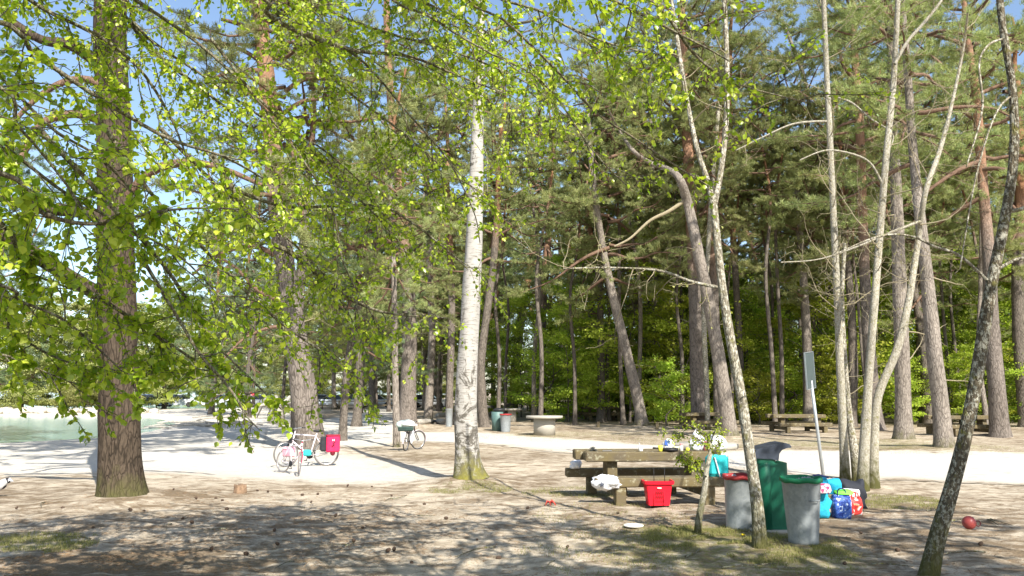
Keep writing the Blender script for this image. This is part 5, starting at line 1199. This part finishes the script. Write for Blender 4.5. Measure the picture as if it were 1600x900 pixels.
# ---------------------------------------------------------------- bird
x, y = hz(10, 14.3), 14.3; o = empty('bird', (x, y, HZ(x, y)), 'grey and white bird with a black head at the left edge', 'bird', rz=.2)
m_ = MB(); P = smooth_path([(-.42, 0, .17), (-.30, 0, .165), (-.18, 0, .155), (-.02, 0, .16), (.08, 0, .20), (.15, 0, .25), (.20, 0, .275), (.235, 0, .27), (.28, 0, .255)], 26)
m_.tube(P, np.interp(np.linspace(0, 1, 26), [0, .12, .28, .48, .62, .74, .82, .9, 1], [.012, .03, .075, .085, .06, .042, .046, .022, .006]), 14); m_.build('body', plain('white grey plumage', (.50, .50, .50), .8, var=.2), o)
MB().blob((.195, 0, .275), (.055, .047, .05), 1, .03).build('head_patch', plain('black plumage', (.015, .015, .02), .6), o)
MB().blob((.12, 0, .215), (.06, .055, .085), 1, .05).build('neck_patch', plain('black plumage', (.015, .015, .02), .6), o)
for sy in (-1, 1):
    MB().blob((-.16, sy*.055, .19), (.20, .03, .055), 2, .05).build('wing', plain('slate wing', (.17, .18, .20), .7), o)
    lg = MB().tube([(0, sy*.04, .10), (-.01, sy*.04, .05), (.0, sy*.04, .006)], .008, 6)
    for a in (-.5, 0, .5): lg.tube([(0, sy*.04, .008), (.06*math.cos(a), sy*.04+.06*math.sin(a), .006)], [.007, .003], 5)
    lg.build('leg', plain('orange leg', (.45, .16, .08), .6), o)

# ---------------------------------------------------------------- far things: cars, fence, parasol, rocks, driftwood
def car(label, px, Y, rz, c, group='cars parked beyond the beach'):
    x = on_screen_x(px, Y); o = empty('parked_car', (x, Y, .02), label, 'car', group, rz)
    def sec(z, x0, x1, hw): return [(x0, -hw, z), (x1, -hw, z), (x1, hw, z), (x0, hw, z)]
    m = MB(); loft(m, [sec(.25, -2.0, 2.0, .84), sec(.55, -2.1, 2.12, .88), sec(.85, -2.08, 2.05, .87), sec(.93, -1.95, 1.7, .82)]); m.build('body', plain('car paint '+label[:14], c, .25, .2, var=.03), o)
    m = MB(); loft(m, [sec(.93, -1.8, 1.0, .80), sec(1.42, -1.45, .35, .66)]); m.build('window', plain('car glass', (.04, .05, .06), .1), o)
    m = MB(); loft(m, [sec(1.42, -1.47, .37, .67), sec(1.46, -1.35, .25, .62)]); m.build('roof', _simple['car paint '+label[:14]], o)
    for sx in (-1.3, 1.3):
        for sy in (-1, 1): MB().lathe([(.18, -.1), (.32, -.09), (.32, .09), (.18, .1)], k=18, fn=lambda V: V[:, [0, 2, 1]], c=(sx, sy*.80, .32)).build('wheel', tyre_m, o)
for px, Y, rz, c, lab in ((238,100,R(15),(.25,.35,.62),'blue parked car seen beyond the beach'),(285,97,R(8),(.72,.73,.75),'white parked car left of the small tree beyond the beach'),(350,99,0,(.74,.74,.73),'white parked car behind the beach, left of the red parasol'),(418,96,R(4),(.60,.63,.66),'silver parked car right of the red parasol'),
        (508,92,R(10),(.62,.68,.76),'pale blue parked car right of the leaning pine'),(548,90,R(-5),(.76,.76,.76),'white parked van-like car behind the rail fence'),(590,94,R(5),(.55,.62,.72),'grey-blue parked car left of the thick grey pine'),(672,92,0,(.70,.70,.68),'white parked car glimpsed left of the birch')):
    car(lab, px, Y, rz, c)
o = empty('rail_fence', (on_screen_x(480, 84), 84, 0), 'low wooden rail fence in front of the parked cars', 'fence')
L_ = on_screen_x(690, 84)-on_screen_x(480, 84)
for q in range(9): MB().box((L_*q/8, 0, .45), (.12, .12, .95), .01).build('post', M['timber'], o)
for zz in (.45, .85): MB().box((L_/2, -.07, zz), (L_, .05, .10), .01).build('rail', M['timber'], o)
x, y = hz(386, 72), 72; o = empty('parasol', (x, y, 0), 'red and white beach parasol beyond the sand', 'parasol')
MB().tube([(0, 0, 0), (.1, 0, 1.9)], .025, 8).build('pole', gs, o)
for q in range(8):
    a0, a1 = q*math.pi/4, (q+1)*math.pi/4; MB().add([(.1, 0, 1.95), (.1+1.0*math.cos(a0), math.sin(a0), 1.5), (.1+1.0*math.cos(a1), math.sin(a1), 1.5), (.1, 0, 1.93), (.1+1.0*math.cos(a0), math.sin(a0), 1.485), (.1+1.0*math.cos(a1), math.sin(a1), 1.485)], [[0, 1, 2], [5, 4, 3], [1, 4, 5, 2]]).build('canopy_panel', plain('red canvas', (.65, .06, .08), .7) if q % 2 else white_bag, o)
g = np.random.default_rng(31)
rk = [MB().blob((0, 0, .2), (.55, .42, .33), s, .3, 1.2, 12, 8).build('shore_rock', M['stone']).data for s in range(4)]
for o in [o for o in col.objects if o.name.startswith('shore_rock')]: bpy.data.objects.remove(o)
for q in range(90):
    Y = 69.2+3.5*g.random()+(1 if q % 3 else 0); px = -150+400*g.random()*(1 if q % 4 else .8); x = on_screen_x(px, Y)
    o = link('shore_rock', rk[q % 4]); o.location = (x, Y, HZ(x, Y)-.05); o.rotation_euler = (0, 0, g.random()*6); s = .5+.8*g.random(); o.scale = (s, s, s*.8)
    tag(o, 'pale boulder in the rocky edge of the spit across the water', 'rock', 'boulders along the far water edge')
for q in range(26):
    px = 225+145*g.random(); py = 652+16*g.random(); x, y = ground(px, py)
    if sdpoly(np.array([x]), np.array([y]), LAKE)[0] > -.4: continue
    a = g.normal()*.5; l = .5+1.3*g.random(); r_ = .03+.05*g.random(); zz = HZ(x, y)+.06
    tag(MB().tube([(x-l*math.cos(a), y-l*math.sin(a), zz), (x, y+g.normal()*.1, zz+.05+.12*g.random()), (x+l*math.cos(a), y+l*math.sin(a), zz)], [r_, r_*1.1, r_*.5], 6).build('driftwood', M['driftwood']), 'bleached driftwood branch on the sand by the water', 'driftwood', 'driftwood along the waterline')
x, y = ground(432, 662); o = empty('root_stump', (x, y, HZ(x, y)), 'pale washed-up root stump left of the leaning pine', 'stump')
MB().tube([(0, 0, -.1), (0, 0, .7), (.05, 0, 1.25)], [.5, .42, .5], 14).build('trunk', M['driftwood'], o)
for q in range(9): a = q*.7; MB().tube([(.2*math.cos(a), .2*math.sin(a), .9), (.75*math.cos(a), .75*math.sin(a), 1.2+.3*math.sin(q*2.)), (1.2*math.cos(a+.2), 1.2*math.sin(a+.2), .8+.6*math.sin(q*1.3))], [.16, .10, .03], 7).build('root', M['driftwood'], o)

# ---------------------------------------------------------------- pine cones, grass, litter
cone = MB().lathe([(.004, 0), (.016, .006), (.024, .02), (.023, .034), (.014, .05), (.003, .058)], k=12, fn=lambda V: V*(1+.14*np.sin(V[:, 2:3]*520)*np.array([[1, 1, 0]]))).build('pine_cone', plain('pine cone brown', (.07, .045, .03), .9, var=.4, scale=60))
cm = cone.data; bpy.data.objects.remove(cone); g = np.random.default_rng(6)
for (px, py) in [(22,798),(97,800),(147,823),(206,803),(224,802),(270,771),(308,785),(334,782),(346,785),(281,810),(302,818),(352,798),(404,768),(468,775),(488,786),(583,760),(541,761),(500,772),(430,830),(438,853),(553,845),(613,862),(603,865),(612,775),(887,858),(969,808),(330,862),(392,868),(425,770),(660,790),(700,812),(745,845),(520,805),(570,825),(640,880),(780,870),(820,800),(1240,795),(1350,840),(1400,865),(1530,860),(1320,880)]:
    x, y = ground(px+g.normal()*2, py); o = link('pine_cone', cm); s = .7+.45*g.random(); o.scale = (s, s, s); o.location = (x, y, HZ(x, y)+.016*s); o.rotation_euler = (R(80)+g.normal()*.3, 0, g.random()*6)
    tag(o, 'dark pine cone lying on the sandy foreground', 'pine cone', 'pine cones on the sand')
def blades(name, label_kind, spots, n, hgt, wid, m, seed, lay=False):
    g = np.random.default_rng(seed); P = []
    for (px, py, r_, wgt) in spots:
        k = int(n*wgt); gx_, gy_ = ground(px, py); a = g.random(k)*6.283; rr = r_*np.sqrt(g.random(k))*1.1
        P.append(np.stack([gx_+rr*np.cos(a), gy_+rr*np.sin(a)], -1))
    P = np.concatenate(P); clump = fbm(P[:, 0]*3, P[:, 1]*3, 9, 3); P = P[clump > .46]; k = len(P); z = H(P[:, 0], P[:, 1])
    C = np.stack([P[:, 0], P[:, 1], z-.004], -1); d = g.normal(size=(k, 3))*(.45 if not lay else 1); d[:, 2] = 1 if not lay else .06; d /= np.linalg.norm(d, axis=1)[:, None]
    sd = np.cross(d, g.normal(size=(k, 3))); sd /= np.linalg.norm(sd, axis=1)[:, None]; h = hgt*(.5+g.random(k))[:, None]; mid = C+d*h*.55
    tip = C+d*h+g.normal(size=(k, 3))*hgt*.18*(0 if lay else 1)
    V = np.stack([C-sd*wid/2, C+sd*wid/2, mid+sd*wid*.4, mid-sd*wid*.4, tip], 1).reshape(-1, 3); b_ = np.arange(k)[:, None]*5
    F = (b_+np.array([0, 1, 2, 3, 3, 2, 4])).ravel(); me = mesh_np(name, V, F, np.tile([4, 3], k), m, smooth=False, tone=np.repeat(g.random(k), 2)); return link(name, me)
M['grass'] = leaf_mat('short spring grass', (.14, .155, .045), (.36, .33, .15), .3, .1)
o = blades('grass', '', [(1160,850,1.0,1.2),(1215,868,.8,1),(1375,782,1.0,1),(1010,865,1.3,.6),(1085,842,.6,.9),(735,765,.7,.5),(30,850,.8,1.4),(1250,700,3,1),(1420,700,3,1),(900,770,.9,.5),(900,682,4,1),(1100,690,3,.7),(980,810,1.2,.3)], 6500, .045, .004, M['grass'], 14); tag(o, kind='stuff')
M['litter'] = leaf_mat('dry needle litter', (.16, .095, .05), (.38, .27, .16), .0, .1)
o = blades('needle_litter', '', [(200,860,2.5,2),(500,850,3,2.4),(800,850,3,2.4),(1100,870,2,1),(1450,840,3.2,3),(350,800,3,2),(1000,880,3,1.5),(1300,725,5,.6),(900,695,4,.5),(600,790,3.5,1.5),(1000,800,3,1),(130,880,1.0,2),(900,660,7,2),(1400,690,5,2)], 6500, .05, .006, M['litter'], 15, lay=True); tag(o, kind='stuff')

g = np.random.default_rng(16); stk = []
for q in range(4):
    P = smooth_path([(0, 0, .008), (.12+.1*g.random(), .03*g.normal(), .016), (.3+.2*g.random(), .06*g.normal(), .008)], 7); stk.append(MB().tube(P, np.linspace(.009, .004, 7), 5).build('fallen_twig', M['twig_bark']).data)
for x_ in [x_ for x_ in col.objects if x_.name.startswith('fallen_twig')]: bpy.data.objects.remove(x_)
for q in range(46):
    px, py = 60+1500*g.random(), 770+125*g.random()
    if 900 < px < 1340 and py < 830: continue
    x, y = ground(px, py); q_ = link('fallen_twig', stk[q % 4]); q_.location = (x, y, HZ(x, y)+.006); q_.rotation_euler = (0, 0, g.random()*6.28); s_ = .6+.9*g.random(); q_.scale = (s_, s_, s_)
    tag(q_, 'thin fallen twig lying on the sandy foreground', 'twig', 'twigs fallen on the sand')
